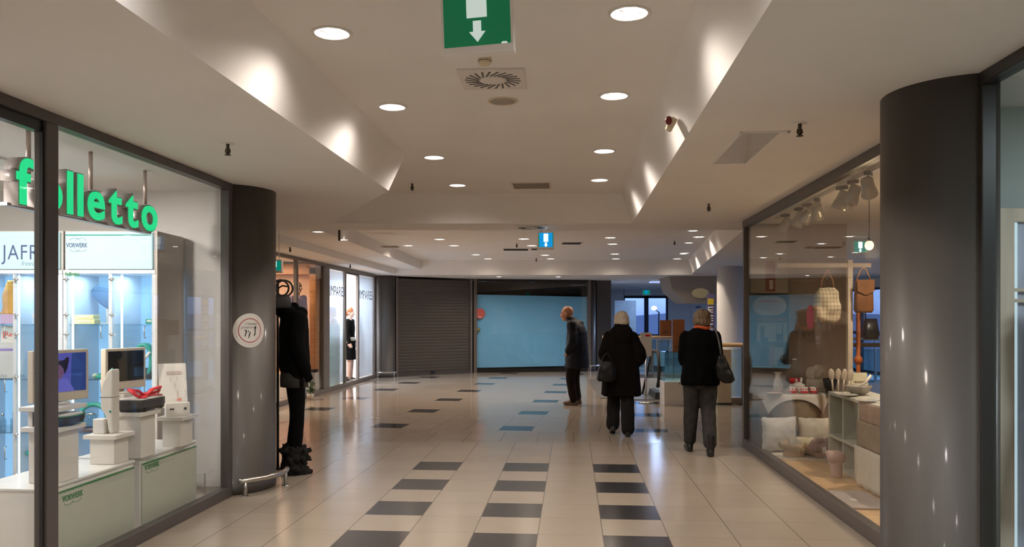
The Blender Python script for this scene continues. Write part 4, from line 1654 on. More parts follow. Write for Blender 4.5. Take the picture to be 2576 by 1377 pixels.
M['faded'] = mat('faded_print', (.50, .40, .36), .5)
onpanel('heading_print', [(-.06, .31), (.05, .31), (.05, .335), (-.06, .335)], M['faded'])
for k, (x, z, w_, h_) in enumerate([(-.035, .255, .004, .035), (.012, .265, .004, .03), (-.004, .205, .004, .04), (.012, .135, .006, .05)]):
    onpanel('drawing_print', [(x, z), (x + w_, z), (x + w_, z + h_), (x, z + h_)], M['faded'])
onpanel('red_print', [(.0, .112), (.035, .105), (.045, .125), (.02, .132)], mat('faded_red_print', (.62, .25, .2), .5))
b = L(o)
b.box((-.045, -.0485, .055), (.03, .003, .012))
b.box((.05, -.0485, .055), (.02, .003, .018))
b.build('holder_print', M['dkgrey'], o)

# lit display cabinets against the end wall, facing the camera
YF, YB = 6.50, 7.02


def cabinet(label, xs, lit_x):
    x0, x1 = xs[0], xs[-1]
    o = thing('display_cabinet', label, 'cabinet', ((x0 + x1) / 2, YF, 0), 0, 'lit display cabinets in the left shop')
    b = MB()
    for x in xs:
        b.box((x, (YF + YB) / 2, .95), (.03, YB - YF, 1.9))
    b.box(((x0 + x1) / 2, (YF + YB) / 2, .04), (x1 - x0, YB - YF, .08))
    b.box(((x0 + x1) / 2, (YF + YB) / 2, 1.885), (x1 - x0 + .03, YB - YF + .01, .03))
    b.build('body', M['cabinet'], o)
    b = MB()
    b.box(((x0 + x1) / 2, YB - .01, .97), (x1 - x0 - .02, .015, 1.80))
    b.build('back_panel', M['coolback'], o)
    b = MB()
    b.box(((x0 + x1) / 2, (YF + YB) / 2 + .01, 2.06), (x1 - x0 + .02, YB - YF - .02, .325))
    h = b.build('header', M['cabgrey'], o)
    b = MB()
    b.box(((x0 + x1) / 2, YF - .003, 2.06), (x1 - x0 - .02, .02, .305))
    hl = b.build('light_box', M['coolback2'], h)
    for z in (.56, 1.0, 1.452):
        b = MB()
        b.box(((x0 + x1) / 2, (YF + YB) / 2 + .01, z - .005), (x1 - x0 - .03, YB - YF - .05, .010))
        b.build('shelf', M['glassshelf'], o)
    for a, c in zip(xs[:-1], xs[1:]):
        b = MB()
        b.box(((a + c) / 2, YF - .016, .95), (c - a - .012, .006, 1.84))
        d = b.build('door', M['glassm'], o)
        b = MB()
        for z in (.40, 1.39, .95):
            b.tube([(c - .055, YF - .02, z - .05), (c - .055, YF - .045, z - .05), (c - .055, YF - .045, z + .05), (c - .055, YF - .02, z + .05)], .004, n=8)
        b.build('handle', M['steel'], d)
        b = MB()
        for z in (.22, .55, 1.02, 1.37, 1.53, 1.82):
            b.lathe([(0, -.01), (.014, -.008), (.014, .004), (0, .006)], (a + .022, YF - .02, z), n=14, m=Matrix.Rotation(R(90), 4, 'X'))
            b.box((a + .022, YF - .022, z), (.05, .006, .01))
        b.build('hinges', M['chrome'], d)
    for a, c in zip(xs[:-1], xs[1:]):  # area lamps added to brighten the inside of each cabinet unit
        ld = bpy.data.lights.new('cabinet_light', 'AREA')
        ld.energy, ld.color, ld.size = 3.0, (.55, .80, 1.0), .22
        lo = bpy.data.objects.new('cabinet_light', ld)
        lo.location, lo.parent = ((a + c) / 2 - (x0 + x1) / 2, .18, 1.86), o
        COL.objects.link(lo)
    for x in lit_x:
        b = MB()
        b.box((x, YF + .03, .97), (.012, .012, 1.78))
        b.build('led_strip', M['ledstrip'], o)
    return o, h, hl


cab1, h1, l1 = cabinet('lit white display cabinet with the grey JAFRA heading behind the door post', [-4.9, -4.50, -4.085, -3.708], [-4.07, -3.745])
cab2, h2, l2 = cabinet('lit white display cabinet with the VORWERK heading beside the end wall', [-3.672, -3.30, -2.945], [-3.625, -3.22])
b = MB()
b.box((-2.922, (YF + YB) / 2, 1.11), (.016, YB - YF, 2.22))
b.build('side_panel', M['cabgrey'], cab2)
b = MB()
b.box((-3.31, YF - .0145, 2.185), (.70, .002, .010))
b.build('stripe', M['teal'], l2)
lettering('VORWERK', (-3.655, YF - .0145, 2.085), (1, 0, 0), .05, M['greytext'], l2, width=.175, bold=.001, ext=.0006)
b = MB()
for cc, zz, a0, a1 in ((.07, .05, 10, 170), (.12, .05, 10, 170), (.07, -.01, 190, 350), (.12, -.01, 190, 350)):
    b.tube([(-3.655 + cc + .045 * math.cos(R(q)), YF - .0145, 2.085 + zz + .025 * math.sin(R(q))) for q in range(a0, a1 + 1, 14)], .0012, n=5)
b.build('logo_outline', M['greytext'], l2)
b = MB()
b.box((-4.30, YF - .0145, 2.186), (1.15, .002, .018))
b.build('stripe', mat('pale_blue_stripe', (.40, .80, .95), .4, emit=(.45, .85, 1), estr=.5), l1)
lettering('JAFRA', (-4.178, YF - .0145, 1.985), (1, 0, 0), .175, M['greytext'], l1, width=.405, bold=-.0005, ext=.0006, spacing=1.1)
lettering('freedom', (-4.03, YF - .0145, 1.935), (1, 0, 0), .055, M['greytext'], l1, bold=-.001, ext=.0006, shear=.4)
fold = [c for c in cab2.children if c.name.startswith('door')][0]
lettering('folletto', (-3.66, YF - .0205, 1.852), (1, 0, 0), .04, M['green'], fold, width=.12, bold=.0015, ext=.0006)
for dd, xx in ((0, -4.22), (1, -4.075)):
    dr = [c for c in cab1.children if c.name.startswith('door')][dd + 1 if dd else 1]
    for zz in (1.845, 1.02):
        lettering('JAFRA', (xx, YF - .0205, zz), (1, 0, 0), .032, M['greytext'], dr, bold=-.0006, ext=.0005)

# goods in the cabinets
def good(name, label, cat, loc, build, group='goods in the lit cabinets', rz=0.0):
    o = thing(name, label, cat, (loc[0], loc[1], loc[2] + .0015), rz, group)
    build(o)
    return o


YS = 6.72
M['padblue'] = mat('blue_grey_pad', (.055, .12, .21), .7, var=.1, bump=.1)
M['paleyellow'] = mat('pale_yellow_card', (.66, .66, .36), .5)


def g(o):
    b = L(o)
    pts = [(-.165, .25), (-.15, .285), (-.10, .30), (-.02, .295), (.05, .275), (.13, .22), (.13, -.00), (.05, .05), (-.08, .14), (-.14, .20)]
    b.prism([(x, -.02, z + .03) for x, z in pts], (0, .04, 0))
    b.build('cover', M['padblue'], o, bevel=.01)
    b = L(o)
    b.prism([(.0, -.024, .23), (.13, -.024, .155), (.13, -.024, .11), (.03, -.024, .19)], (0, .006, 0))
    b.build('flap', mat('blue_grey_flap', (.10, .18, .33), .7), o)
    b = L(o)
    b.tube([(.09, .03, 0), (.09, .02, .12)], .012)
    b.tube([(-.04, .03, 0), (-.04, .02, .20)], .012)
    b.box((.02, .02, .006), (.2, .12, .01))
    b.build('stand', M['white'], o)


good('ironing_pad', 'dark blue rounded pad tilted on the upper shelf of the lit cabinet', 'cleaning pad', (-3.47, 6.84, 1.452), g)


def flatbox(w, d, h, m, nm='box', lid=None):
    def f(o):
        b = L(o)
        b.box((0, 0, h / 2), (w, d, h), bev=.004)
        b.build(nm, m, o)
        if lid:
            b = L(o)
            b.box((0, -d / 2 - .001, h * .6), (w * .6, .002, h * .3))
            b.build('print', lid, o)
    return f


good('carton', 'flat pale yellow carton at the bottom of the two by the dark blue pad', 'box', (-3.545, 6.60, 1.452), flatbox(.175, .1, .04, M['paleyellow'], lid=M['white']))
good('carton', 'flat pale yellow carton on top of the two by the dark blue pad', 'box', (-3.545, 6.60, 1.492), flatbox(.16, .1, .038, M['paleyellow'], lid=M['white']))
good('carton', 'small teal carton at the right end of the upper shelf', 'box', (-3.005, 6.58, 1.452), flatbox(.06, .06, .045, M['teal'], lid=M['white']))


def gadget(o):
    b = L(o)
    b.ell((-.055, 0, .022), (.025, .03, .022))
    b.build('knob', mat('sage_plastic', (.32, .45, .35), .5), o)
    b = L(o)
    b.loft([(.01, 0, 0, .075, .03), (.01, 0, .02, .07, .03), (.01, 0, .03, .04, .02)], n=20)
    b.tube([(-.03, 0, .02), (.01, -.01, .05), (.06, 0, .04)], .01, n=8)
    b.build('body', M['teal'], o)


good('nozzle', 'small teal cleaner nozzle on the middle shelf left of the black monitor', 'nozzle', (-3.42, 6.60, 1.0), gadget)


def coil(o):
    b = L(o)
    for k in range(3):
        b.tube([(.07 * math.cos(a), .03 * k - .03, .15 + .13 * math.sin(a)) for a in [i * math.pi / 12 for i in range(24)]], .017, n=8, closed=True)
    b.build('hose', M['teal'], o)
    b = L(o)
    b.loft([(0, 0, 0, .065, .06), (0, 0, .06, .065, .06), (0, 0, .085, .04, .04)], n=24)
    b.build('motor', M['dkgrey'], o)
    b = L(o)
    b.tube([(-.03, -.055, .10), (.07, -.055, .22)], .012, n=8)
    b.build('wand', M['white'], o)


good('hose_cleaner', 'green hosed vacuum on the middle shelf right of the black monitor', 'vacuum cleaner', (-3.075, 6.62, 1.0), coil)


def ringhose(o):
    b = L(o)
    b.tube([(.115 * math.cos(a), .02, .115 + .105 * math.sin(a)) for a in [R(-50 + i * 10) for i in range(29)]], .021, n=10)
    b.build('hose', M['teal'], o)
    b = L(o)
    b.loft([(0, -.02, 0, .095, .06), (0, -.02, .025, .095, .06), (0, -.02, .035, .08, .05)], n=24)
    b.build('base', mat('dark_plum_base', (.09, .06, .09), .4), o)
    b = L(o)
    b.lathe([(.055, .035), (.05, .08), (.035, .1), (.05, .135), (0, .14)], (0, -.02, 0), n=24)
    b.build('bowl', M['glassshelf'], o)
    b = L(o)
    b.loft([(0, -.02, .14, .045, .03), (0, -.02, .155, .02, .02)], n=20)
    b.build('lid', M['steel'], o)


good('ring_vacuum', 'teal ring hose around a clear bowl on the low shelf by the upright cleaner', 'vacuum cleaner', (-3.50, 6.60, .56), ringhose)
good('carton', 'pale blue pair-sized carton on the upper shelf left of the door post', 'box', (-3.955, 6.60, 1.452), flatbox(.07, .06, .115, mat('pale_blue_card', (.45, .60, .80), .5), lid=M['white']))


def card(o):
    b = L(o)
    b.prism([(-.03, 0, 0), (.03, 0, 0), (.02, .03, .2), (-.03, .03, .2)], (0, .004, 0))
    b.build('sheet', M['white'], o)


good('leaflet', 'white upright leaflet on the middle shelf at the left edge of the violet monitor', 'leaflet', (-4.0, 6.58, 1.0), card)


def cloth(o):
    b = L(o)
    rings = []
    for k in range(9):
        z = k * .035
        rings.append((.01 * math.sin(k), 0, z, .085 - .006 * k, .04 - .002 * k))
    b.loft(rings, n=20)
    fused(b, 'cloth', mat('mustard_towel', (.52, .29, .06), .9, var=.2, bump=.2), o, voxel=.008, fold=.012, fscale=(40, 40, 6))


good('towel', 'folded mustard towel on the upper shelf at the far left edge', 'towel', (-4.20, 6.62, 1.535), cloth)
good('carton', 'lilac carton under the mustard towel at the far left edge', 'box', (-4.19, 6.62, 1.452), flatbox(.12, .1, .083, mat('lilac_card', (.55, .40, .62), .5)))
def redcard(o):
    b = L(o)
    b.box((0, 0, .07), (.13, .006, .14))
    p_ = b.build('card', M['white'], o)
    lettering('[Re', XF[o] @ Vector((-.05, -.0035, .05)), (1, 0, 0), .06, M['red'], p_, ext=.0005)


good('price_card', 'white card with red lettering on the shelf at the far left edge', 'card', (-4.20, 6.60, 1.30), redcard)
b = None
o = thing('carton', 'pale carton with a violet stripe on the middle shelf, left edge', 'box', (-4.20, 6.62, 1.002), 0, 'goods in the lit cabinets')
b = L(o)
b.box((0, 0, .15), (.15, .1, .30), bev=.004)
b.build('box', mat('pale_card', (.62, .64, .66), .5), o)
b = L(o)
b.box((0, -.051, .24), (.15, .002, .02))
b.build('stripe', mat('violet_stripe', (.3, .22, .6), .5), o)


def bottles(o):
    b = L(o)
    b.lathe([(.028, 0), (.03, .09), (.012, .11), (.012, .13), (0, .131)], n=20)
    b.build('bottle', M['glassshelf'], o)
    b = L(o)
    b.lathe([(.014, .13), (.014, .15), (0, .15)], n=16)
    b.build('cap', M['chrome'], o)


for k, (xx, yy) in enumerate([(-4.25, 6.60), (-4.19, 6.66), (-4.14, 6.60)]):
    good('bottle', ['clear little bottle on the low shelf, outermost of three', 'clear little bottle on the low shelf, middle of three', 'clear little bottle on the low shelf, innermost of three'][k],
         'bottle', (xx, yy, .56), bottles)


def brush(o):
    b = L(o)
    b.tube([(.06, .02, .02), (0, .0, .16), (-.05, -.01, .27)], .014, n=10)
    b.ell((-.06, -.01, .29), (.05, .03, .025))
    b.build('wand', M['teal'], o)
    b = L(o)
    b.box((.06, .02, .012), (.12, .06, .024), bev=.006)
    b.build('brush_head', M['dkgrey'], o)


good('floor_brush', 'teal floor brush leaning in the bottom of the cabinet by the door post', 'brush', (-3.97, 6.64, .08), brush)

# unseen lamps added to light the shop
for k, s in enumerate((3.6, 5.2)):
    q = ts(-4.3, s)
    o = thing('ceiling_panel_light', ['square panel light in the left shop ceiling near the door', 'square panel light in the left shop ceiling near the cabinets'][k], 'ceiling light', (q.x, q.y, ZS), -A)
    b = L(o)
    b.box((0, 0, -.01), (.6, .6, .02))
    b.build('frame', M['white'], o)
    ld = bpy.data.lights.new('panel_light', 'AREA')
    ld.energy, ld.color, ld.size = 50, (1, .94, .88), .55
    lo = bpy.data.objects.new('panel_light', ld)
    lo.location, lo.parent = (0, 0, -.03), o
    COL.objects.link(lo)

# unseen spotlight added to brighten the end wall
q = ts(-3.6, 3.6, 2.45)
o = thing('wall_spotlight', 'white spotlight in the left shop ceiling aimed at the end wall', 'spotlight', q, 0)
b = L(o)
b.tube([(0, 0, .19), (0, 0, .05)], .012, n=8)
b.lathe([(0, .06), (.045, .05), (.05, -.07), (0, -.065)], n=20)
b.build('head', M['white'], o)
ld = bpy.data.lights.new('wall_spot', 'SPOT')
ld.energy, ld.color, ld.spot_size, ld.spot_blend, ld.shadow_soft_size = 210, (1, .90, .82), R(52), .8, .08
lo = bpy.data.objects.new('wall_spot', ld)
lo.parent = o
lo.location = (.04, .1, -.09)
dv = Vector((-2.72, 7.0, 1.35)) - (q + Vector((.04, .1, -.09)))
lo.rotation_euler = dv.to_track_quat('-Z', 'Y').to_euler()
COL.objects.link(lo)

# ------------------------------------------------------------------ round sticker, guard rail
def onto_pillar(me_or_bm, c, r, ang, zc):
    for v in me_or_bm.verts:
        a = ang + v.co.x / r
        rr = r + .0015 + v.co.y
        v.co = Vector((c[0] + rr * math.cos(a), c[1] + rr * math.sin(a), zc + v.co.z))


AST, ZST = R(-44), 1.398
st = thing('round_sticker', 'round white sticker with a red ring on the left pillar', 'sticker', (PL[0] + .42 * math.cos(AST), PL[1] + .42 * math.sin(AST), ZST - .147))


def polar(r0, r1, y, n=64, k=8):
    b = MB()
    v, f = [], []
    for i in range(k + 1):
        rr = r0 + (r1 - r0) * i / k
        for j in range(n):
            a = 2 * math.pi * j / n
            v.append((rr * math.cos(a), y, rr * math.sin(a)))
    for i in range(k):
        f += [(i * n + j, i * n + (j + 1) % n, (i + 1) * n + (j + 1) % n, (i + 1) * n + j) for j in range(n)]
    b._add(v, f)
    return b


for nm, r0, r1, y, mt in (('disc', .001, .147, 0, M['white']), ('red_ring', .098, .105, .0012, mat('sticker_red', (.42, .06, .07), .5))):
    b = polar(r0, r1, y)
    onto_pillar(b.bm, PL, .42, AST, ZST)
    pp = b.build(nm, mt, st)
    if nm == 'disc':
        disc_o = pp
b = MB()
for body, x0, z0_, sz in (('Il Kaskar', -.045, .048, .032), ('prepared.', -.078, .018, .032)):
    me = text_mesh(body, sz, ext=.0004, shear=.35, bold=-.0006)
    m = Matrix.Translation((x0, .0015, z0_)) @ Matrix.Rotation(R(90), 4, 'X')
    b.mesh(me, m)
onto_pillar(b.bm, PL, .42, AST, ZST)
b.build('lettering', M['dkgrey'], disc_o)
b = MB()
for path, rad in (([(-.05, .004), (-.035, -.002), (-.036, -.02), (-.042, -.035), (-.043, -.048), (-.052, -.043)], [.003, .007, .005, .004, .005, .002]),
                  ([(-.02, .0), (-.012, -.008), (-.022, -.014)], [.003, .004, .003]),
                  ([(.0, -.012), (-.002, -.025), (-.010, -.045), (-.013, -.065)], [.005, .005, .005, .002]),
                  ([(.058, .034), (.049, .028), (.046, .0), (.047, -.02), (.043, -.035), (.036, -.05)], [.004, .009, .005, .005, .006, .002])):
    b.tube([(x, .0015, z) for x, z in path], rad, n=8)
for v in b.bm.verts:
    v.co.y = .0012 + (v.co.y - .0015) * .1
onto_pillar(b.bm, PL, .42, AST, ZST)
b.build('figures', M['dkgrey'], disc_o)
b = MB()
for k in range(9):
    a = R(205 + k * 15)
    b.box((.125 * math.cos(a), .001, .125 * math.sin(a)), (.018, .0008, .004), ry=-(a + R(90)))
onto_pillar(b.bm, PL, .42, AST, ZST)
b.build('small_print', mat('pale_grey_print', (.45, .43, .41), .5), disc_o)


def guard(c, r, a0, a1, z, label, legs, tr=.022):
    o = thing('guard_rail', label, 'guard rail', (c[0] + r * math.cos((a0 + a1) / 2), c[1] + r * math.sin((a0 + a1) / 2), 0), 0, 'steel bumper rails at pillar feet')
    b = MB()
    b.tube([(c[0] + r * math.cos(a0 + (a1 - a0) * k / 20), c[1] + r * math.sin(a0 + (a1 - a0) * k / 20), z) for k in range(21)], tr, n=14)
    b.build('bar', M['steel'], o)
    for a in legs:
        b = MB()
        x, y = c[0] + r * math.cos(a), c[1] + r * math.sin(a)
        b.tube([(x, y, 0), (x, y, z)], tr * .75, n=12)
        b.lathe([(tr * 1.5, 0), (tr * 1.5, .006), (0, .006)], (x, y, 0), n=16)
        b.build('leg', M['steel'], o)


guard(PL, .52, R(-60), R(12), .135, 'curved steel bumper rail at the foot of the left pillar', [R(-54), R(2)])
guard((-3.27, 20.35), .36, R(-120), R(-30), .13, 'steel bumper rail at the foot of the pillar left of the shutter', [R(-112), R(-40)])
guard((2.26, 22.75), .30, R(-105), R(-15), .16, 'steel bumper rail at the foot of the pillar right of the blue window', [R(-95), R(-30)])
# ------------------------------------------------------------------ right shop window display
M['linen'] = mat('cream_linen', (.66, .60, .50), .9, var=.06, scale=30, bump=.15)
M['taupecloth'] = mat('taupe_cloth', (.33, .25, .17), .9, var=.12, scale=12, bump=.15)
M['offwhitecloth'] = mat('off_white_cloth', (.74, .70, .64), .9, var=.05, scale=30, bump=.1)
M['porcelain'] = mat('white_porcelain', (.80, .77, .72), .15, var=.02, coat=.4)
M['shelfpaint'] = mat('sage_white_paint', (.56, .55, .47), .5, var=.04)
M['stucco'] = mat('grey_lilac_cloth', (.42, .36, .34), .9, var=.08, scale=15)
# wooden window floor
b = C()
b.box((3.6, 6.9, .02), (3.05, 5.1, .03))
struct(b.build('floor_shop_wood', M['wood']))
# round table
TB = Vector((3.20, 9.03, .05))
o = thing('round_table', 'round table draped in taupe cloth behind the cushions', 'table', (TB.x, TB.y, .035))
b = L(o)
b.lathe([(0, .60), (.36, .60), (.36, .625), (0, .625)], n=48)
b.build('tabletop', M['wood'], o)
b = L(o)
v, f, n = [], [], 96
for k, (r, z) in enumerate([(.352, .628), (.362, .615), (.358, .45), (.356, .25), (.354, .01)]):
    for j in range(n):
        a = 2 * math.pi * j / n
        rr = r + .004 * k * math.sin(11 * a) * .6
        v.append((min(rr, .40) * math.cos(a), min(rr, .40) * math.sin(a), z))
for k in range(4):
    f += [(k * n + j, k * n + (j + 1) % n, (k + 1) * n + (j + 1) % n, (k + 1) * n + j) for j in range(n)]
b._add(v, f, smooth=True)
b.build('skirt', M['taupecloth'], o)
o2 = thing('tablecloth', 'white overcloth with hanging corners on the round table', 'tablecloth', (TB.x, TB.y, .66))
b = L(o2)
v, f, n = [], [], 97
G = 28
for i in range(G + 1):
    for j in range(G + 1):
        x, y = (i / G - .5) * .86, (j / G - .5) * .86
        a = R(-12)
        X, Y = x * math.cos(a) - y * math.sin(a), x * math.sin(a) + y * math.cos(a)
        r = math.hypot(X, Y)
        if r > .378:
            k = (.378 + (r - .378) * .12) / r
            z = .006 - (r - .378) * .98
            ang = math.atan2(Y, X)
            k *= 1 + .02 * math.sin(9 * ang) * min(1, (r - .378) * 8)
            v.append((X * k, Y * k, z))
        else:
            v.append((X, Y, .006))
for i in range(G):
    for j in range(G):
        q = i * (G + 1) + j
        f.append((q, q + 1, q + G + 2, q + G + 1))
b._add(v, f, smooth=True)
b.build('cloth', M['offwhitecloth'], o2)

ZTB = .669
def put(name, label, cat, px, py, d, build, group='goods in the right shop window', z=None, rz=0.0):
    q = at(px, py, d)
    o = thing(name, label, cat, (q.x, d, q.z if z is None else z), rz, group)
    build(o)
    return o


def vase(o):
    b = L(o)
    b.lathe([(.045, 0), (.056, .03), (.055, .09), (.038, .15), (.026, .18), (.030, .205), (.048, .222), (.048, .228), (.024, .21), (.02, .18), (0, .17)], n=32)
    b.build('body', M['porcelain'], o)


put('vase', 'tall white flared vase on the round table', 'vase', 1957, 980, 8.93, vase, z=ZTB)


def tray(o):
    b = L(o)
    b.loft([(0, 0, 0, .085, .06), (0, 0, .008, .095, .07), (0, 0, .014, .10, .075)], n=28, power=4)
    b.build('plate', M['porcelain'], o)
    b = L(o)
    b.loft([(.02, 0, .014, .05, .035), (.02, 0, .022, .045, .03)], n=20)
    b.build('biscuits', mat('pinkish_biscuit', (.6, .3, .22), .7, var=.2), o)


put('serving_plate', 'small white plate with a pinkish cloth in front of the vase', 'plate', 1945, 985, 8.76, tray, z=ZTB)


def cupf(heart=True):
    def f(o):
        b = L(o)
        b.lathe([(.030, 0), (.036, .006), (.038, .075), (.034, .075), (.032, .01), (0, .01)], n=28)
        b.build('cup', M['porcelain'], o)
        b = L(o)
        b.lathe([(.0386, .012), (.0392, .014), (.0394, .032), (.0388, .034)], n=28)
        for k in range(8):
            a = 2 * math.pi * k / 8 + .3
            b.ell((.0382 * math.cos(a), .0382 * math.sin(a), .055), (.006, .006, .011), u=10, w=6)
        b.build('red_pattern', M['red'], o)
        b = L(o)
        b.tube([(.036, 0, .02), (.058, 0, .025), (.062, 0, .045), (.05, 0, .062), (.036, 0, .06)], .005, n=8)
        b.build('handle', M['porcelain'], o)
    return f


put('cup', 'white cup with red pattern, leftmost of the three on the table', 'cup', 1994, 985, 8.74, cupf(), z=ZTB, rz=2.6)
put('cup', 'white cup with red pattern, middle of the three on the table', 'cup', 2024, 987, 8.72, cupf(), z=ZTB, rz=2.9)
put('cup', 'white cup with red pattern, rightmost of the three on the table', 'cup', 2046, 985, 8.74, cupf(), z=ZTB, rz=.2)


def sugar(o):
    b = L(o)
    b.loft([(0, 0, 0, .04, .035), (0, 0, .05, .07, .045), (0, 0, .09, .075, .05), (0, 0, .105, .05, .035), (0, 0, .12, .02, .02)], n=24)
    b.ell((-.02, 0, .135), (.014, .014, .028))
    b.ell((.035, 0, .14), (.014, .014, .032))
    b.build('body', M['porcelain'], o)


put('creamer', 'white porcelain pot with two peaks behind the red-patterned cups', 'pot', 2008, 965, 8.86, sugar, z=ZTB)


def lantern(o):
    b = L(o)
    b.loft([(0, 0, 0, .075, .06), (0, 0, .09, .05, .045)], n=24)
    b.build('base', M['porcelain'], o)
    b = L(o)
    b.lathe([(.055, .09), (.058, .15), (0, .152)], n=28)
    b.build('red_lid', M['red'], o)
    b = L(o)
    b.lathe([(.05, .152), (.055, .20), (.055, .30), (.04, .335), (.036, .35), (0, .355)], n=28)
    b.build('glass_dome', M['glassm'], o)
    b = L(o)
    b.ell((0, 0, .362), (.03, .03, .012))
    b.build('knob', M['porcelain'], o)


put('glass_lantern', 'glass dome with a red lid standing behind the red-patterned cups', 'lantern', 1999, 985, 9.06, lantern, z=ZTB)


def giftpot(o):
    b = L(o)
    b.loft([(0, 0, 0, .115, .10), (0, 0, .10, .125, .105), (0, 0, .15, .12, .10)], n=32)
    b.build('basket', M['linen'], o)
    b = L(o)
    b.loft([(0, 0, .15, .125, .105), (0, 0, .2, .135, .11), (.01, 0, .25, .125, .10), (.02, 0, .30, .06, .05)], n=32)
    fused(b, 'wrapped_loaf', M['linen'], o, voxel=.009, fold=.022, fscale=(22, 22, 22))
    b = L(o)
    b.prism([(-.03, -.105, .23), (.04, -.098, .28), (.055, -.098, .26), (-.015, -.105, .21)], (0, -.004, 0))
    b.build('label', M['white'], o)


put('gift_basket', 'cream wrapped gift basket at the right rear of the table', 'basket', 2056, 985, 9.0, giftpot, z=ZTB)


def bucket(o):
    b = L(o)
    b.lathe([(.042, 0), (.05, .02), (.046, .045), (.06, .06), (.078, .165), (.074, .168), (.058, .07), (0, .065)], n=32)
    b.build('pot', M['black'], o)


put('black_pot', 'black footed pot at the right edge of the table', 'pot', 2088, 985, 8.76, bucket, z=ZTB)

# shelf unit and its goods (corridor axes)
sh = thing('shelf_unit', 'sage white open shelf unit right of the cushions', 'shelf unit', ts(2.78, 7.75, .035), -A)
b = C()
for s in (7.34, 7.75, 8.16):
    b.box((2.77, s, .40), (.40, .03, .73))
for z in (.05, .335, .755):
    b.box((2.77, 7.75, z), (.41, .85, .03))
b.build('carcass', M['shelfpaint'], sh, bevel=.003)
b = C()
b.box((2.962, 7.75, .40), (.012, .82, .70))
b.build('back_board', M['shelfpaint'], sh)
ZSH = .77
dr = thing('display_table', 'low table hung with striped taupe cloths beside the shelf unit', 'table', ts(2.8, 6.72, .035), -A)
b = C()
for sx, sy in ((2.6, 6.3), (3.0, 6.3), (2.6, 7.15), (3.0, 7.15)):
    b.box((sx, sy, .39), (.04, .04, .70))
b.build('legs', M['shelfpaint'], dr)
b = C()
b.box((2.8, 6.72, .755), (.5, 1.0, .03))
b.build('tabletop', M['shelfpaint'], dr)


def drape(name, label, t, s0, s1, z0, z1, m, grp=None):
    o = thing(name, label, 'cloth', ts(t, (s0 + s1) / 2, z0), -A, 'cloths hanging from the low display table')
    b = C()
    G = 26
    v, f = [], []
    for i in range(G + 1):
        for j in range(9):
            s = s0 + (s1 - s0) * i / G
            z = z0 + (z1 - z0) * j / 8
            v.append((t + .012 * math.sin(i * 1.3) * (1 - j / 8), s, z))
    for i in range(G):
        for j in range(8):
            q = i * 9 + j
            f.append((q, q + 1, q + 10, q + 9))
    b._add(v, f, smooth=True)
    c = b.build('cloth', m, o)
    sm = c.modifiers.new('solid', 'SOLIDIFY')
    sm.thickness = .008


drape('hanging_cloth', 'reddish taupe cloth, uppermost of the three hanging by the pillar', 2.53, 6.25, 7.2, .60, .765, mat('rose_taupe_cloth', (.40, .27, .20), .9, bump=.1))
drape('hanging_cloth', 'cream-edged brown cloth, middle of the three hanging by the pillar', 2.51, 6.25, 7.2, .38, .61, M['taupecloth'])
drape('hanging_cloth', 'pale beige cloth, lowest of the three hanging by the pillar', 2.49, 6.25, 7.2, .05, .39, M['linen'])


def utensils(o, n, seed):
    rnd = random.Random(seed)


for k, (px, py, tl) in enumerate([(2094, 922, -.10), (2107, 925, .0), (2119, 920, .08), (2131, 925, .16)]):
    def spoon(o, tl=tl):
        b = L(o)
        T = Matrix.Rotation(tl, 4, 'Y')
        b2 = MB(XF[o] @ T)
        b2.tube([(0, 0, 0), (0, 0, .12)], .009, n=8)
        b2.build('handle', M['palewood'], o)
        b2 = MB(XF[o] @ T)
        b2.ell((0, 0, .17), (.030, .010, .062))
        b2.build('blade', M['palewood'], o)
    put('wooden_spatula', ['wooden spatula, leftmost of the four fanned out by the black pot', 'wooden spatula, second of the four fanned out by the black pot', 'wooden spatula, third of the four fanned out by the black pot', 'wooden spatula, rightmost of the four fanned out by the black pot'][k],
        'spatula', px + 2, 985, 7.90 - .02 * k, spoon, z=ZSH + .0, group='wooden spatulas on the shelf unit')


def bowl(o):
    b = L(o)
    b.lathe([(.05, 0), (.09, .03), (.115, .075), (.118, .09), (.11, .088), (.085, .04), (0, .02)], n=36)
    b.build('bowl', mat('grey_stoneware', (.38, .34, .29), .35, var=.1), o)
    b = L(o)
    b.tube([(-.05, 0, .05), (.07, .0, .12), (.12, 0, .19)], [.012, .012, .016], n=10)
    b.build('pestle', M['porcelain'], o)


put('mixing_bowl', 'grey stoneware bowl with a pestle on the shelf unit near the pillar', 'bowl', 2160, 985, 7.55, bowl, z=ZSH)


def board(o):
    b = L(o)
    b.prism([(-.085, 0, 0), (.085, 0, 0), (.085, .05, .19), (-.085, .05, .19)], (0, .008, 0))
    b.build('board', mat('cream_enamel', (.72, .68, .48), .35), o)
    b = L(o)
    for k in range(5):
        b.prism([(-.05 + .022 * k, .022, .095), (-.035 + .022 * k, .022, .095), (-.035 + .022 * k, .025, .108), (-.05 + .022 * k, .025, .108)], (0, -.003, 0))
    b.build('print', M['taupecloth'], o)


put('enamel_board', 'cream enamel board leaning up behind the stoneware bowl', 'board', 2165, 960, 7.85, board, z=ZSH, group='goods in the right shop window')


def dishes(o):
    b = L(o)
    b.lathe([(.04, 0), (.075, .012), (.095, .02), (.09, .022), (0, .012)], n=28)
    b.build('dish', M['porcelain'], o)


put('dish', 'flat white dish on the shelf unit in front of the bowl', 'dish', 2132, 990, 7.42, dishes, z=ZSH)
put('dish', 'flat white dish on the low display table near the pillar', 'dish', 2180, 1000, 6.9, dishes, z=ZSH)

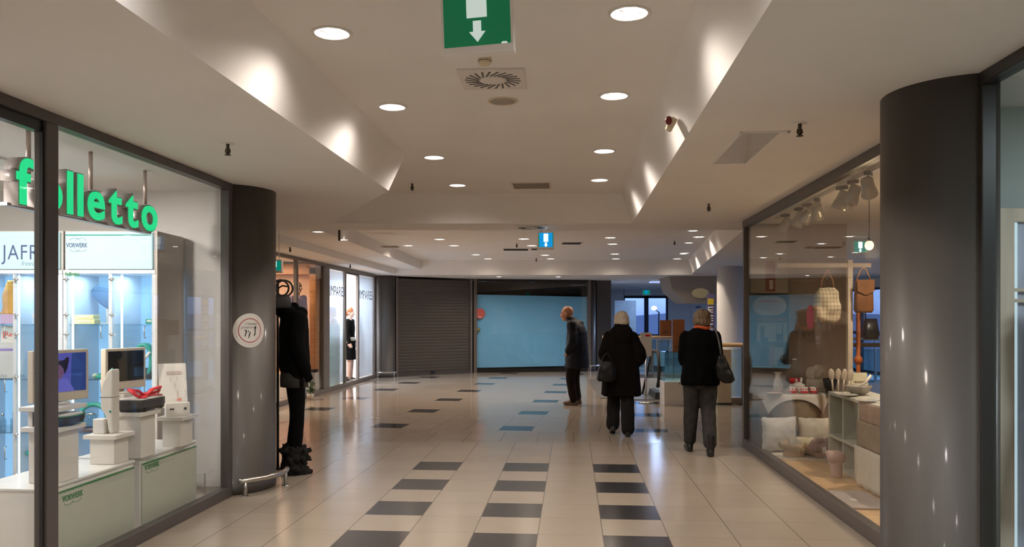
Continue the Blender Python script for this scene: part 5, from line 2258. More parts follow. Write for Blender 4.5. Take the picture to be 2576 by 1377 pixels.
# cushions and plush toys
def cushion(name, label, px, pyb, d, w, h, m, rz, lean, zb, ears=0.0):
    q = at(px, pyb, d)
    o = thing(name, label, 'cushion', (q.x, d, zb), rz, 'cushions in the right shop window')
    b = L(o)
    G = 18
    top, bot = {}, {}
    v, f = [], []
    for sgn in (1, -1):
        for i in range(G + 1):
            for j in range(G + 1):
                u_, w_ = i / G * 2 - 1, j / G * 2 - 1
                e = (1 - abs(u_) ** 2.6) * (1 - abs(w_) ** 2.6)
                pinch = 1 - .07 * (1 - abs(u_) ** 2) * abs(w_) ** 2
                px_ = u_ * w / 2 * (1 - .07 * (1 - w_ * w_) * 0 - .06 * (1 - abs(w_) ** 2)) if True else 0
                pz_ = w_ * h / 2 * (1 - .06 * (1 - abs(u_) ** 2))
                y = sgn * (.004 + .085 * max(e, 0) ** .6)
                zz = pz_ + h / 2
                v.append((px_, y * math.cos(lean) + zz * math.sin(lean), zz * math.cos(lean) - y * math.sin(lean) * .3))
    N1 = (G + 1) ** 2
    for s_ in (0, 1):
        for i in range(G):
            for j in range(G):
                q_ = s_ * N1 + i * (G + 1) + j
                f.append((q_, q_ + 1, q_ + G + 2, q_ + G + 1))
    b._add(v, f, smooth=True)
    fused(b, 'cover', m, o, voxel=.011, smooth=4, fold=.008, fscale=(14, 14, 14))
    return o


o = thing('tray_board', 'low whitewashed board under the cushions', 'tray', (3.02, 8.36, .036), -A * 2)
b = L(o)
b.box((0, .05, .014), (.66, .5, .028), bev=.004)
b.build('board', M['linen'], o)
b = L(o)
b.box((0, -.206, .012), (.66, .012, .024))
b.build('rim', M['linen'], o)
ZB = .066
cushion('cushion', 'big white square cushion standing at the left of the display', 1961, 1140, 8.51, .40, .38, M['offwhitecloth'], .12, .05, ZB)
cushion('cushion', 'beige square cushion standing behind the plush toys', 2052, 1140, 8.53, .37, .37, M['linen'], -.15, .05, ZB)
cushion('cushion', 'small cream cushion leaning between the two big cushions', 2026, 1138, 8.33, .20, .19, mat('soft_cream_cloth', (.70, .62, .44), .9, bump=.1), -.1, .12, ZB)


def dogshape(o):
    b = L(o)
    b.loft([(0, 0, 0, .125, .05), (0, 0, .06, .12, .055), (0, 0, .10, .10, .05), (.0, 0, .12, .06, .035)], n=28)
    b.tube([(-.06, 0, .08), (-.10, 0, .13), (-.16, 0, .12)], [.05, .05, .035], n=14)
    b.tube([(-.075, 0, .13), (-.07, 0, .20)], [.03, .012], n=10)
    b.tube([(.08, 0, .09), (.13, 0, .14)], [.03, .015], n=10)
    fused(b, 'body', mat('golden_felt', (.43, .32, .19), .95, var=.1, bump=.2), o, voxel=.008, smooth=4)


put('plush_dog', 'golden brown dog-shaped cushion in front of the white cushion', 'plush toy', 1998, 1160, 8.22, dogshape, z=ZB, rz=.1)


def plushball(o):
    b = L(o)
    b.ell((0, 0, .095), (.125, .09, .095))
    b.ell((.085, .02, .16), (.06, .05, .045))
    b.tube([(-.08, 0, .16), (-.02, .0, .20), (.06, 0, .19)], .02, n=10)
    fused(b, 'body', mat('mauve_brown_plush', (.36, .26, .23), .95, var=.1, bump=.3), o, voxel=.009, smooth=4, fold=.006, fscale=(30, 30, 30))
    b = L(o)
    b.prism([(.0, -.09, .12), (.04, -.085, .13), (.045, -.09, .07), (.005, -.094, .06)], (0, -.003, 0))
    b.build('paper_tag', M['white'], o)


put('plush_toy', 'mauve brown round plush with a white paper tag', 'plush toy', 2062, 1160, 8.14, plushball, z=ZB, rz=-.1)


def pinkplush(o):
    b = L(o)
    b.loft([(0, 0, 0, .05, .05), (0, 0, .10, .055, .05), (0, 0, .13, .05, .05)], n=20)
    b.ell((0, 0, .185), (.085, .07, .065))
    b.ell((-.06, 0, .215), (.04, .03, .03))
    fused(b, 'body', mat('dusty_pink_plush', (.55, .38, .35), .95, var=.1, bump=.3), o, voxel=.009, smooth=4)


put('plush_toy', 'dusty pink standing plush at the corner of the shelf unit', 'plush toy', 2104, 1192, 7.30, pinkplush, z=.036, rz=-.4)
o = thing('doormat', 'grey doormat lying on the wooden window floor', 'mat', ts(2.30, 6.55, .036), -A)
b = L(o)
b.box((-.02, 0, .008), (.34, .62, .016), bev=.004)
b.build('mat', M['stucco'], o)
b = L(o)
b.box((-.06, -.05, .017), (.05, .07, .003))
b.build('label', M['white'], o)

# rack with hanging bags behind the table
o = thing('garment_rack', 'pale wooden rack with crossed rails behind the display', 'rack', (3.52, 8.25, .035))
b = L(o)
b.box((0, 0, 1.04), (.052, .05, 2.07))
b.build('post', M['palewood'], o, bevel=.004)
for x0, x1, z in ((-.75, 0, 2.02), (0, .22, 2.02)):
    b = L(o)
    b.box(((x0 + x1) / 2, .0, z), (abs(x1 - x0), .03, .045))
    b.build('rail', M['palewood'], o, bevel=.003)
b = L(o)
b.box((0, 0, .02), (.10, .34, .04))
b.box((0, 0, .021), (.24, .10, .042))
b.build('foot', M['palewood'], o)


def gridbag(o):
    b = L(o)
    b.loft([(0, 0, 0, .10, .05), (0, 0, .03, .14, .075), (.0, 0, .18, .14, .085), (0, 0, .32, .11, .06), (0, 0, .36, .085, .03)], n=36, power=3)
    fused(b, 'bag', grid_cloth(), o, voxel=.009, fold=.022, fscale=(11, 11, 9))
    for sx in (-.07, .07):
        b = L(o)
        b.tube([(sx, 0, .34), (sx * .8, 0, .44), (0, 0, .545), (0, .0, .56)], .008, n=8)
        b.build('strap', mat('rust_strap', (.40, .22, .12), .7), o)


def grid_cloth():
    m, nt, p = _nt('checked_cream_cloth')
    x = NX(nt)
    tc = nt.nodes.new('ShaderNodeTexCoord')
    sp = nt.nodes.new('ShaderNodeSeparateXYZ')
    nt.links.new(tc.outputs['Object'], sp.inputs[0])
    lines = x.m('MAXIMUM', x.m('LESS_THAN', x.m('FRACT', x.m('MULTIPLY', sp.outputs[0], 28)), .14), x.m('LESS_THAN', x.m('FRACT', x.m('MULTIPLY', sp.outputs[2], 24)), .14))
    mx = nt.nodes.new('ShaderNodeMix')
    mx.data_type = 'RGBA'
    nt.links.new(lines, mx.inputs['Factor'])
    mx.inputs['A'].default_value = (.66, .57, .40, 1)
    mx.inputs['B'].default_value = (.30, .24, .16, 1)
    nt.links.new(mx.outputs['Result'], p.inputs['Base Color'])
    p.inputs['Roughness'].default_value = .9
    return m


q = at(2081, 815, 8.25)
o = thing('checked_bag', 'cream checked cloth bag hanging from the wooden rail', 'bag', (q.x, 8.25, 1.46))
gridbag(o)


def brownbag(o):
    b = L(o)
    b.loft([(0, 0, 0, .08, .04), (0, 0, .03, .095, .05), (0, 0, .2, .09, .05), (0, 0, .33, .08, .03)], n=28, power=4)
    b.build('body', M['leather'], o)
    b = L(o)
    b.prism([(-.09, -.055, .34), (.09, -.055, .34), (.085, -.06, .22), (0, -.062, .18), (-.085, -.06, .22)], (0, .008, 0))
    b.build('flap', M['leather'], o)
    b = L(o)
    b.tube([(-.08, 0, .32), (-.03, 0, .44), (.0, 0, .465), (.03, 0, .44), (.08, 0, .32)], .007, n=8)
    b.build('strap', M['orangewood'], o)


q = at(2164, 790, 8.2)
o = thing('leather_bag', 'brown leather satchel hanging from the short end of the rail', 'bag', (3.635, 8.18, 1.56))
brownbag(o)
# rust-coloured upright and dark bag behind, against the pillar side
o = thing('hat_stand', 'rust-orange stand with a dark bag shape next to the pillar edge', 'stand', (3.72, 8.5, .035))
b = L(o)
b.tube([(0, 0, 0), (0, 0, 1.55)], .022, n=12)
b.ell((0, -.0, 1.02), (.045, .045, .05))
b.lathe([(.16, 0), (.16, .02), (0, .03)], n=28)
b.build('pole', mat('rust_orange', (.50, .14, .03), .5), o)
o = thing('dark_handbag', 'black handbag hooked on the rust-orange stand', 'bag', (3.83, 8.45, 1.28))
b = L(o)
b.loft([(0, 0, 0, .07, .05), (0, 0, .05, .09, .06), (0, 0, .22, .06, .04)], n=24, power=3)
b.build('body', M['black'], o)
b = L(o)
b.tube([(-.05, 0, .2), (-.06, 0, .30), (-.09, 0, .31), (-.1, 0, .25)], .008, n=8)
b.build('handle', M['black'], o)

# track with spotlights
tr = thing('light_track', 'pale ceiling track behind the top of the right shop window', 'light track', ts(2.27, 7.2, ZS), -A)
b = C()
b.box((2.27, 7.2, ZS - .017), (.035, 3.6, .03))
b.build('track', M['white'], tr)
M['spotbody'] = mat('spot_silver_grey', (.42, .41, .39), .35, metal=.4)
names = ['farthest of seven', 'second farthest of seven', 'third farthest of seven', 'middle of seven', 'third nearest of seven', 'second nearest of seven', 'nearest of seven']
for k, (px, d, yaw, tilt) in enumerate([(1975, 8.39, .5, .7), (2010, 7.90, .4, .6), (2030, 7.62, .3, .8), (2056, 7.30, -.5, .9), (2118, 6.62, .5, .5), (2146, 6.34, .2, .6), (2184, 5.98, -.6, .9)]):
    x = at(px, 500, d).x
    o = thing('track_spot', 'silver track spotlight in the right shop window, ' + names[k], 'spotlight', (x, d, ZS - .03), yaw, 'track spotlights in the right shop')
    b = L(o)
    b.box((0, 0, -.015), (.05, .09, .03), bev=.005)
    b.build('adapter', M['dkgrey'], o)
    b = L(o)
    b.tube([(0, 0, -.03), (0, 0, -.075)], .008, n=8)
    b.build('stem', M['spotbody'], o)
    Tm = XF[o] @ Matrix.Translation((0, 0, -.115)) @ Matrix.Rotation(tilt, 4, 'X')
    b = MB(Tm)
    b.lathe([(.03, .075), (.045, .07), (.048, .0), (.056, -.03), (.062, -.075), (.056, -.075), (.045, -.03), (0, -.02)], n=24)
    h = b.build('head', M['spotbody'], o)
    b = MB(Tm)
    b.lathe([(0, -.06), (.052, -.06), (.052, -.055), (0, -.055)], n=20)
    b.build('lens', M['glassshelf'], h)
# warm bulb
o = thing('pendant_bulb', 'glowing warm round bulb close to the edge of the big right pillar', 'lamp', (3.17, 7.02, 2.15))
b = L(o)
b.ell((0, 0, 0), (.038, .038, .042))
b.build('bulb', emis('warm_bulb', (1, .70, .32), 4), o)
b = L(o)
b.tube([(0, 0, .035), (0, 0, .075)], .016, n=10)
b.tube([(0, 0, .07), (0, 0, .49)], .004, n=6)
b.build('cord', M['dkgrey'], o)
ld = bpy.data.lights.new('bulb_light', 'POINT')
ld.energy, ld.color, ld.shadow_soft_size = 7, (1, .72, .42), .06
lo = bpy.data.objects.new('bulb_light', ld)
lo.parent, lo.location = o, (0, -.0, -.07)
COL.objects.link(lo)
for k, (t, s) in enumerate(((3.2, 7.6), (3.9, 6.0))):  # unseen lamps added to brighten the display; the track spots stay unlit
    q = ts(t, s)
    downlight((q.x, q.y, ZS), .08, ['downlight in the right shop ceiling over the display', 'downlight in the right shop ceiling near the pillar'][k], 'downlights of the right shop', 165, cone=130, lens='lensdim')

# stickers on the glass and posters on the end wall
q0 = ts(2.03, 6.92)
o = thing('red_sticker', 'round red sticker on the right shop glass', 'sticker', (q0.x, q0.y, 1.41), -A)
b = L(o)
b.disc((-.008, 0, .103), .103, .002, axis='X', n=40)
b.build('disc', mat('deep_red_print', (.22, .006, .012), .5), o)
o = thing('clear_sticker', 'faint beige oval sticker with dark bars beside the red one on the glass', 'sticker', (ts(2.03, 6.69).x, ts(2.03, 6.69).y, 1.24), -A)
b = L(o)
b.prism([(-.008, .09 * math.cos(k * .21), .13 + .13 * math.sin(k * .21)) for k in range(30)], (.002, 0, 0))
b.build('film', glass('beige_film', (.42, .36, .30), .5, opac=.45), o)
b = L(o)
b.box((-.009, 0, .10), (.001, .10, .03))
b.box((-.009, 0, .06), (.001, .10, .012))
b.box((-.009, -.01, .19), (.001, .04, .012))
b.build('print', mat('grey_beige_print', (.16, .13, .11), .6), o)

YE = 9.40
def wallpiece(name, label, cat, x0, x1, z0, z1, m, y=YE, th=.012, group=None):
    o = thing(name, label, cat, ((x0 + x1) / 2, y, z0), 0, group)
    b = MB()
    b.box(((x0 + x1) / 2, y + th / 2, (z0 + z1) / 2), (x1 - x0, th, z1 - z0))
    b.build('panel', m, o)
    return o


X_ = lambda px, d=YE: at(px, 0, d).x
Z_ = lambda py, d=YE: at(0, py, d).z
M['panelpale'] = mat('pale_notice_panel', (.45, .42, .34), .5)
nb = wallpiece('notice_panel', 'pale upper panel with a red fire notice on the shop end wall', 'panel', X_(1889), X_(1982), Z_(738), Z_(572), M['panelpale'])
b = MB()
x0, x1, z0, z1 = X_(1926), X_(1950), Z_(734), Z_(658)
b.box(((x0 + x1) / 2, YE - .002, (z0 + z1) / 2), (x1 - x0, .004, z1 - z0))
n1 = b.build('fire_notice', mat('faded_red_notice', (.30, .10, .08), .5), nb)
b = MB()
x0, x1, z0, z1 = X_(1935), X_(1944), Z_(728), Z_(705)
b.box(((x0 + x1) / 2, YE - .005, (z0 + z1) / 2), (x1 - x0, .003, z1 - z0))
b.build('white_mark', M['white'], n1)
po = wallpiece('poster', 'blue grey poster with a white oval and pictured bottles on the shop end wall', 'poster', X_(1889), X_(1984), Z_(922), Z_(742), mat('blue_grey_poster', (.075, .105, .125), .4))
b = MB()
cx_, cz_ = X_(1936), Z_(770)
b.prism([(cx_ + .20 * math.copysign(abs(math.cos(k * .157)) ** .7, math.cos(k * .157)), YE - .001, cz_ + .115 * math.sin(k * .157)) for k in range(40)], (0, -.003, 0))
ov = b.build('white_oval', mat('oval_print', (.42, .43, .42), .5), po)
b = MB()
b.box((cx_ - .01, YE - .005, cz_ + .052), (.22, .002, .016))
b.build('red_line', mat('poster_red', (.45, .08, .08), .5), ov)
b = MB()
for k in range(3):
    b.box((cx_, YE - .005, cz_ + .01 - .03 * k), (.26 - .03 * k, .002, .008))
b.build('grey_lines', mat('poster_grey', (.30, .30, .31), .5), ov)
M['pdark'] = mat('poster_navy', (.035, .05, .075), .4)
M['plight'] = mat('poster_pale', (.30, .31, .28), .5)
M['pgreen'] = mat('poster_green', (.10, .16, .12), .5)
M['ppink'] = mat('poster_brown_pink', (.25, .14, .12), .5)
for nm, x0, x1, y0, y1, mt in [('pale_block', 1892, 1980, 812, 860, 'plight'), ('green_block', 1891, 1903, 812, 862, 'pgreen'), ('bottle_shape', 1913, 1922, 822, 855, 'pdark'), ('bottle_base', 1913, 1931, 850, 861, 'pdark'),
                               ('phone_shape', 1952, 1970, 815, 858, 'pdark'), ('phone_screen', 1953, 1966, 816, 840, 'plight'), ('brand_bar', 1905, 1978, 800, 808, 'ppink'), ('pink_block', 1935, 1948, 868, 920, 'ppink'),
                               ('pale_arch', 1948, 1970, 875, 920, 'plight'), ('dark_bottle', 1912, 1930, 875, 920, 'pdark'), ('dark_foot', 1955, 1976, 905, 920, 'pdark')]:
    b = MB()
    lift = .0015 if 'block' in nm or 'bar' in nm or 'arch' in nm else .0035
    if nm in ('phone_screen', 'bottle_base'):
        lift = .0045
    b.box(((X_(x0) + X_(x1)) / 2, YE - lift, (Z_(y0) + Z_(y1)) / 2), (X_(x1) - X_(x0), .002, Z_(y0) - Z_(y1)))
    b.build(nm, M[mt], po)
b = MB()
b.box(((X_(1889) + X_(1984)) / 2, YE - .002, Z_(925)), (X_(1984) - X_(1889), .006, .02))
b.build('green_edge', M['pgreen'], po)

# ------------------------------------------------------------------ boutique at the right edge
dz = 4.15
dx = lambda px: at(px, 0, dz).x
o = thing('wooden_screen', 'pale wooden frame screen with white rails in the window at the right edge', 'screen', ((dx(2497) + dx(2700)) / 2, dz, 0), 0)
b = MB()
ww = dx(2546) - dx(2497)
b.box((dx(2497) + ww / 2, dz, at(0, 525, dz).z / 2), (ww, .045, at(0, 525, dz).z))
b.box((dx(2700) - ww / 2, dz, at(0, 525, dz).z / 2), (ww, .045, at(0, 525, dz).z))
zt = at(0, 525, dz).z
b.box(((dx(2497) + dx(2700)) / 2, dz, zt - .036), (dx(2700) - dx(2497) - .02, .044, .072))
b.build('frame', M['palewood'], o, bevel=.003)
b = MB()
x0, x1 = dx(2546), dx(2658)
for z in (at(0, 730, dz).z, at(0, 757, dz).z):
    b.box(((x0 + x1) / 2, dz - .005, z), (x1 - x0, .03, .018))
b.build('rail', M['palewood'], o)
b = MB()
b.box((x0 + .009, dz - .01, (zt - .07) / 2), (.018, .012, zt - .08))
b.build('light_strip', emis('cool_strip', (.65, .88, 1.0), .8), o)
b = MB()
b.box(((x0 + x1) / 2, dz + .012, (zt - .07) / 2), (x1 - x0, .008, zt - .08))
b.build('panel', mat('lavender_panel', (.46, .50, .62), .6, var=.02), o)
o = thing('dress', 'dark navy dress with a beaded band hanging at the right edge', 'dress', (dx(2590), 3.9, at(0, 1180, 3.9).z), 0)
b = L(o)
b.loft([(0, 0, 0, .125, .055), (0, 0, .2, .095, .05), (0, 0, .36, .065, .04), (0, 0, .48, .05, .035), (0, 0, .60, .08, .045), (0, 0, .80, .09, .05), (0, 0, .90, .03, .03)], n=32)
fused(b, 'dress', mat('navy_cloth', (.012, .013, .028), .8, var=.2), o, voxel=.009, fold=.008, fscale=(25, 25, 3))
b = L(o)
rnd = random.Random(3)
for k in range(60):
    a, z = rnd.uniform(math.pi, 2 * math.pi), rnd.uniform(.37, .50)
    rr = .066 - (z - .36) * .1
    b.ell((rr * math.cos(a), (rr * .62) * math.sin(a) - .004, z), (.005, .005, .005), u=6, w=4)
b.build('beads', M['linen'], o)
b = L(o)
b.tube([(-.10, 0, .86), (0, 0, .92), (.10, 0, .86)], .006, n=8)
b.tube([(0, 0, .92), (0, 0, .98), (.015, 0, 1.0), (.0, .0, 1.02), (0, .12, 1.02), (0, .17, 1.02)], .003, n=6)
b.build('hanger', M['palewood'], o)
q = ts(2.9, 2.7)  # unseen lamp added to brighten the boutique wall
o = thing('ceiling_panel_light', 'square panel light in the boutique ceiling at the right', 'ceiling light', (q.x, q.y, ZS), -A)
b = L(o)
b.box((0, 0, -.01), (.5, .5, .02))
b.build('frame', M['white'], o)
ld = bpy.data.lights.new('panel_light', 'AREA')
ld.energy, ld.color, ld.size = 42, (.80, .94, 1), .45
lo = bpy.data.objects.new('panel_light', ld)
lo.location, lo.parent = (0, 0, -.03), o
COL.objects.link(lo)

# ------------------------------------------------------------------ far left shops
M['peach'] = mat('peach_panel', (.70, .50, .38), .6, var=.03)
o = thing('showcase', 'orange wooden showcase frame around a peach panel in the far left window', 'showcase', (-4.35, 16.0, 0))
yc = 15.93
xr = at(805, 0, yc).x
b = MB()
for x0, x1, z0, z1 in [(xr - .12, xr, .44, 2.50), (-5.3, xr, 2.38, 2.58), (-5.3, xr, .44, .50)]:
    b.box(((x0 + x1) / 2, yc - .18, (z0 + z1) / 2), (x1 - x0, .36, z1 - z0))
b.build('frame', M['orangewood'], o)
b = MB()
b.box(((-5.3 + xr - .12) / 2, yc - .03, 1.44), (xr - .12 + 5.3, .04, 1.9))
b.build('back_panel', M['peach'], o)
b = MB()
b.box(((-5.3 + xr) / 2, yc - .2, .22), (xr + 5.3, .44, .43))
b.build('plinth', M['marble'], o)
ld = bpy.data.lights.new('showcase_light', 'AREA')
ld.energy, ld.color, ld.size = 24, (1, .70, .48), .4
lo = bpy.data.objects.new('showcase_light', ld)
lo.location = (xr - .7 + 4.35, 14.9 - 16.0, 2.55)
lo.parent = o
COL.objects.link(lo)
o = thing('ceiling_panel_light', 'square panel light in the peach shop ceiling', 'ceiling light', (-5.2, 13.6, 2.62))  # unseen lamp added to brighten the peach interior
b = L(o)
b.box((0, 0, -.012), (.5, .5, .02))
b.build('frame', M['white'], o)
ld = bpy.data.lights.new('panel_light', 'AREA')
ld.energy, ld.color, ld.size = 120, (1, .74, .56), .45
lo = bpy.data.objects.new('panel_light', ld)
lo.location, lo.parent = (0, 0, -.03), o
COL.objects.link(lo)
for k, s in enumerate((16.9, 18.7)):  # unseen lamps added to brighten the frosted shop and its films
    q = ts(-6.1, s)
    o = thing('ceiling_panel_light', ['bright panel light in the white frosted shop, near one', 'bright panel light in the white frosted shop, far one'][k], 'ceiling light', (q.x, q.y, 2.62), -A)
    b = L(o)
    b.box((0, 0, -.012), (.6, .6, .02))
    b.build('frame', M['white'], o)
    ld = bpy.data.lights.new('panel_light', 'AREA')
    ld.energy, ld.color, ld.size = 260, (.86, .90, 1.0), .55
    lo = bpy.data.objects.new('panel_light', ld)
    lo.location, lo.parent = (0, 0, -.03), o
    COL.objects.link(lo)
M['impares'] = mat('grey_film_lettering', (.20, .23, .29), .6)
M['frost'] = glass('pale_blue_film', (.82, .88, .95), 1.0, opac=.35)
for k, (a, c, st) in enumerate(((15.94, 17.05, 16.02), (18.2, 19.61, 18.3))):
    o = thing('window_film', ['pale blue film with IMPARES lettering on the pane beside the open door, near side', 'pale blue film with IMPARES lettering on the pane beside the far pillar'][k], 'window film',
              ts(-5.015, (a + c) / 2, .1), -A, 'lettered films on the far left shop panes')
    b = C()
    b.box((-5.016, (a + c) / 2, 1.31), (.004, c - a - .02, 2.40))
    f_ = b.build('film', M['frost'], o)
    lettering('IMPARES', ts(-4.986, st - .05 + (0 if k == 0 else .0), 1.98 if k == 0 else 1.97), RS, .30, M['impares'], f_, width=1.06 if k == 0 else 1.2, ext=.001)
# low frosted screen behind the first pane and white panel in the doorway
o = thing('low_screen', 'waist-high greenish glass screen standing behind the lettered pane', 'screen', ts(-5.3, 16.6, 0), -A)
b = C()
b.box((-5.25, 16.25, .70), (.02, .72, 1.36))
b.box((-5.25, 16.95, .70), (.02, .62, 1.36))
b.build('panel', glass('green_frost', (.60, .70, .66), .8, opac=.7), o)
b = C()
for s in (15.9, 16.6, 17.27):
    b.box((-5.25, s, .70), (.03, .025, 1.40))
b.build('post', M['steel'], o)
o = thing('white_screen', 'narrow white waist-high panel in the open shop doorway', 'screen', ts(-5.28, 17.5, 0), -A)
b = C()
b.box((-5.28, 17.48, .69), (.03, .30, 1.38))
b.build('panel', M['white'], o)
b = C()
b.box((-5.28, 17.48, .012), (.14, .36, .024))
b.build('foot', M['steel'], o)

# ------------------------------------------------------------------ end of the hall: shutter and blue shop
def along(p, q, f):
    return Vector(p) + (Vector(q) - Vector(p)) * f


sp0, sp1 = Vector((-3.02, 20.45, 0)), Vector((-1.12, 21.85, 0))
sd = (sp1 - sp0).normalized()
sr = math.atan2(sd.y, sd.x)
SL = (sp1 - sp0).length
o = thing('roller_shutter', 'closed dark grey roller shutter at the end of the hall', 'roller shutter', sp0, sr)
M['shutter'] = mat('shutter_grey', (.088, .074, .057), .45, metal=.2, var=.05)
b = L(o)
n = 30
prof = []
for k in range(n):
    z = .09 + k * (2.46 / n)
    h = 2.46 / n
    prof += [(0, z), (-.004, z + h * .3), (-.004, z + h * .7), (0.0, z + h * .95)]
v, f = [], []
for (y, z) in prof:
    v += [(.06, y, z), (SL - .06, y, z)]
for k in range(len(prof) - 1):
    f.append((2 * k, 2 * k + 1, 2 * k + 3, 2 * k + 2))
b._add(v, f)
b.build('slats', M['shutter'], o)
b = L(o)
b.box((SL / 2, -.004, .045), (SL - .12, .05, .09))
r_ = b.build('bottom_rail', M['shutter'], o)
b = L(o)
b.box((SL * .47, -.03, .07), (.13, .03, .07), bev=.005)
b.build('lock', M['black'], r_)
for xx in (.03, SL - .03):
    b = L(o)
    b.box((xx, -.01, 1.29), (.06, .08, 2.58))
    b.build('guide', M['frame_far'], o)

bp0, bp1 = Vector((-1.03, 21.95, 0)), Vector((2.20, 22.55, 0))
bd = (bp1 - bp0).normalized()
br = math.atan2(bd.y, bd.x)
BL = (bp1 - bp0).length
r8 = sroot('window_8', bp0, br)
for x0, x1, z0, z1 in [(-.04, .05, 0, 2.6), (BL - .05, BL + .04, 0, 2.6), (.05, BL - .05, 0, .09), (.05, BL - .05, 2.54, 2.6)]:
    b = L(r8)
    b.box(((x0 + x1) / 2, 0, (z0 + z1) / 2), (x1 - x0, .09, z1 - z0))
    b.build('frame', M['frame_far'] if z1 - z0 > 1 else M['black'], r8)
b = L(r8)
b.box((BL / 2, -.01, 1.31), (BL - .1, .01, 2.46))
b.build('pane', M['glassm'], r8)
M['bluefilm'] = mat('blue_window_film', (.20, .54, .88), .45, var=.05, scale=1.2)
o = thing('blue_screen', 'large pale blue screen covering the closed shop window', 'screen', bp0 + bd * (BL / 2) + Vector((0, .05, .1)), br)
b = L(o)
b.prism([(-BL / 2 + .06, 0, .03), (BL / 2 - .06, 0, .06), (BL / 2 - .06, 0, 2.02), (-BL / 2 + .06, 0, 2.07)], (0, .02, 0))
p_ = b.build('film', M['bluefilm'], o)
q = bp0 + bd * .14
o = thing('red_sticker', 'round red sticker on the blue shop window', 'sticker', (q.x, q.y - .03, 1.50), br)
b = L(o)
b.disc((.0, 0, .14), .145, -.003, axis='Y', n=36)
b.build('disc', mat('salmon_red_print', (.52, .10, .09), .5), o)
b = L(o)
b.box((.0, -.005, .045), (.10, .002, .035))
b.build('white_print', mat('pink_print', (.72, .4, .38), .5), o)
q = bp0 + bd * .09
o = thing('small_label', 'tiny yellow label under the red sticker on the blue window', 'sticker', (q.x, q.y - .03, 1.13), br)
b = L(o)
b.box((0, 0, .05), (.11, .003, .10))
b.build('label', mat('dark_label', (.10, .10, .07), .5), o)
b = L(o)
b.box((0, -.003, .07), (.09, .002, .03))
b.build('yellow_band', mat('yellow_print', (.35, .30, .05), .5), o)

# ------------------------------------------------------------------ atrium edge: railing, escalator, boards
def railing(label, p, q, posts, wood=True, bottom=True):
    p, q = Vector((*p, 0)), Vector((*q, 0))
    d = (q - p)
    ln = d.length
    rz = math.atan2(d.y, d.x)
    o = thing('glass_railing', label, 'railing', p, rz, 'glass railings round the stairwell')
    b = L(o)
    b.tube([(0, 0, 1.03), (ln, 0, 1.03)], .036, n=16)
    b.build('handrail', M['wood'] if wood else M['steel'], o)
    b = L(o)
    b.box((ln / 2, 0, .045), (ln, .06, .09))
    b.build('base_rail', M['steel'], o)
    for x in posts:
        b = L(o)
        b.box((x, 0, .5), (.045, .05, 1.0))
        b.build('post', M['steel'], o)
    xs = list(posts)
    for a, c in zip(xs[:-1], xs[1:]):
        b = L(o)
        b.box(((a + c) / 2, 0, .54), (c - a - .06, .012, .84))
        b.build('pane', M['glassg'], o)
    return o


railing('wood-topped glass railing on the near edge of the stairwell', (3.08, 14.08), (9.7, 14.08), [.02, .52, 1.02, 2.2, 3.6, 5.0, 6.5])
railing('wood-topped glass railing across the stairwell', (4.5, 18.28), (9.7, 18.28), [.03, .9, 1.9, 2.9, 3.9, 5.1])
railing('wood-topped glass railing on the far side before the big window', (2.3, 20.12), (4.36, 20.12), [.03, .7, 1.4, 2.03])

# escalator going down
es = thing('escalator', 'dark escalator descending behind the woman in the long coat', 'escalator', (2.33, 14.62, 0), -R(2.7))
b = L(es)
b.box((.0, .35, .006), (.74, .9, .02))
b.build('landing_plate', mat('ribbed_steel', (.20, .19, .18), .4, metal=.6, var=.1), es)
b = L(es)
for k in range(9):
    b.box((0, .95 + .3 * k, -.10 - .19 * k), (.60, .30, .2))
b.build('steps', M['dkgrey'], es)
for sx in (-.37, .37):
    b = L(es)
    b.prism([(sx - .012, .0, .10), (sx - .012, .8, .10), (sx - .012, 3.7, -1.75), (sx - .012, 3.7, -.95), (sx - .012, .8, .86), (sx - .012, .0, .86)], (.024, 0, 0))
    b.build('balustrade', M['glassg'], es)
    b = L(es)
    b.tube([(sx, 0.05, .25), (sx, -.10, .35), (sx, -.18, .55), (sx, -.10, .78), (sx, .05, .88), (sx, .8, .88), (sx, 3.7, -.93)], .036, n=12)
    b.build('handrail', M['rubber'], es)
    b = L(es)
    b.prism([(sx - .06, -.05, -.02), (sx - .06, .8, -.02), (sx - .06, 3.7, -1.87), (sx - .06, 3.7, -1.72), (sx - .06, .8, .14), (sx - .06, -.05, .14)], (.12, 0, 0))
    b.build('skirt', M['dkgrey'], es)

o = thing('floor_mat', 'grey metal strip mat beside the escalator', 'mat', (1.985, 17.0, 0), -R(2.6))
b = L(o)
b.box((-.06, 0, .006), (.34, 4.4, .012))
b.build('mat', mat('dark_strip_mat', (.10, .095, .09), .6, var=.1), o)

# white base with a glass case
o = thing('glass_case', 'white box with a clear glass case on top between the two women', 'display case', (2.82, 13.82, 0))
b = L(o)
b.box((.06, 0, .205), (.52, .42, .41), bev=.006)
b.build('base', M['white'], o)
b = L(o)
b.box((.06, -.213, .38), (.02, .006, .02))
b.build('lock', M['dkgrey'], o)
b = L(o)
for x in (-.19, .31):
    b.box((x, 0, .665), (.008, .40, .50))
b.box((.06, -.2, .665), (.49, .008, .50))
b.box((.06, .2, .665), (.49, .008, .50))
b.box((.06, 0, .92), (.51, .41, .010))
b.build('glass', M['glassg'], o)
# cream post
o = thing('cream_pillar_box', 'tall cream box right of the woman in the black sweater', 'box', (3.71, 13.90, 0))
b = L(o)
b.box((0, 0, .48), (.235, .2, .955), bev=.004)
b.build('body', M['cream'], o)
b = L(o)
b.box((0, -.102, .40), (.022, .006, .6))
b.build('groove', M['palewood'], o)
b = L(o)
b.box((0, 0, .012), (.25, .215, .024))
b.build('foot', M['black'], o)

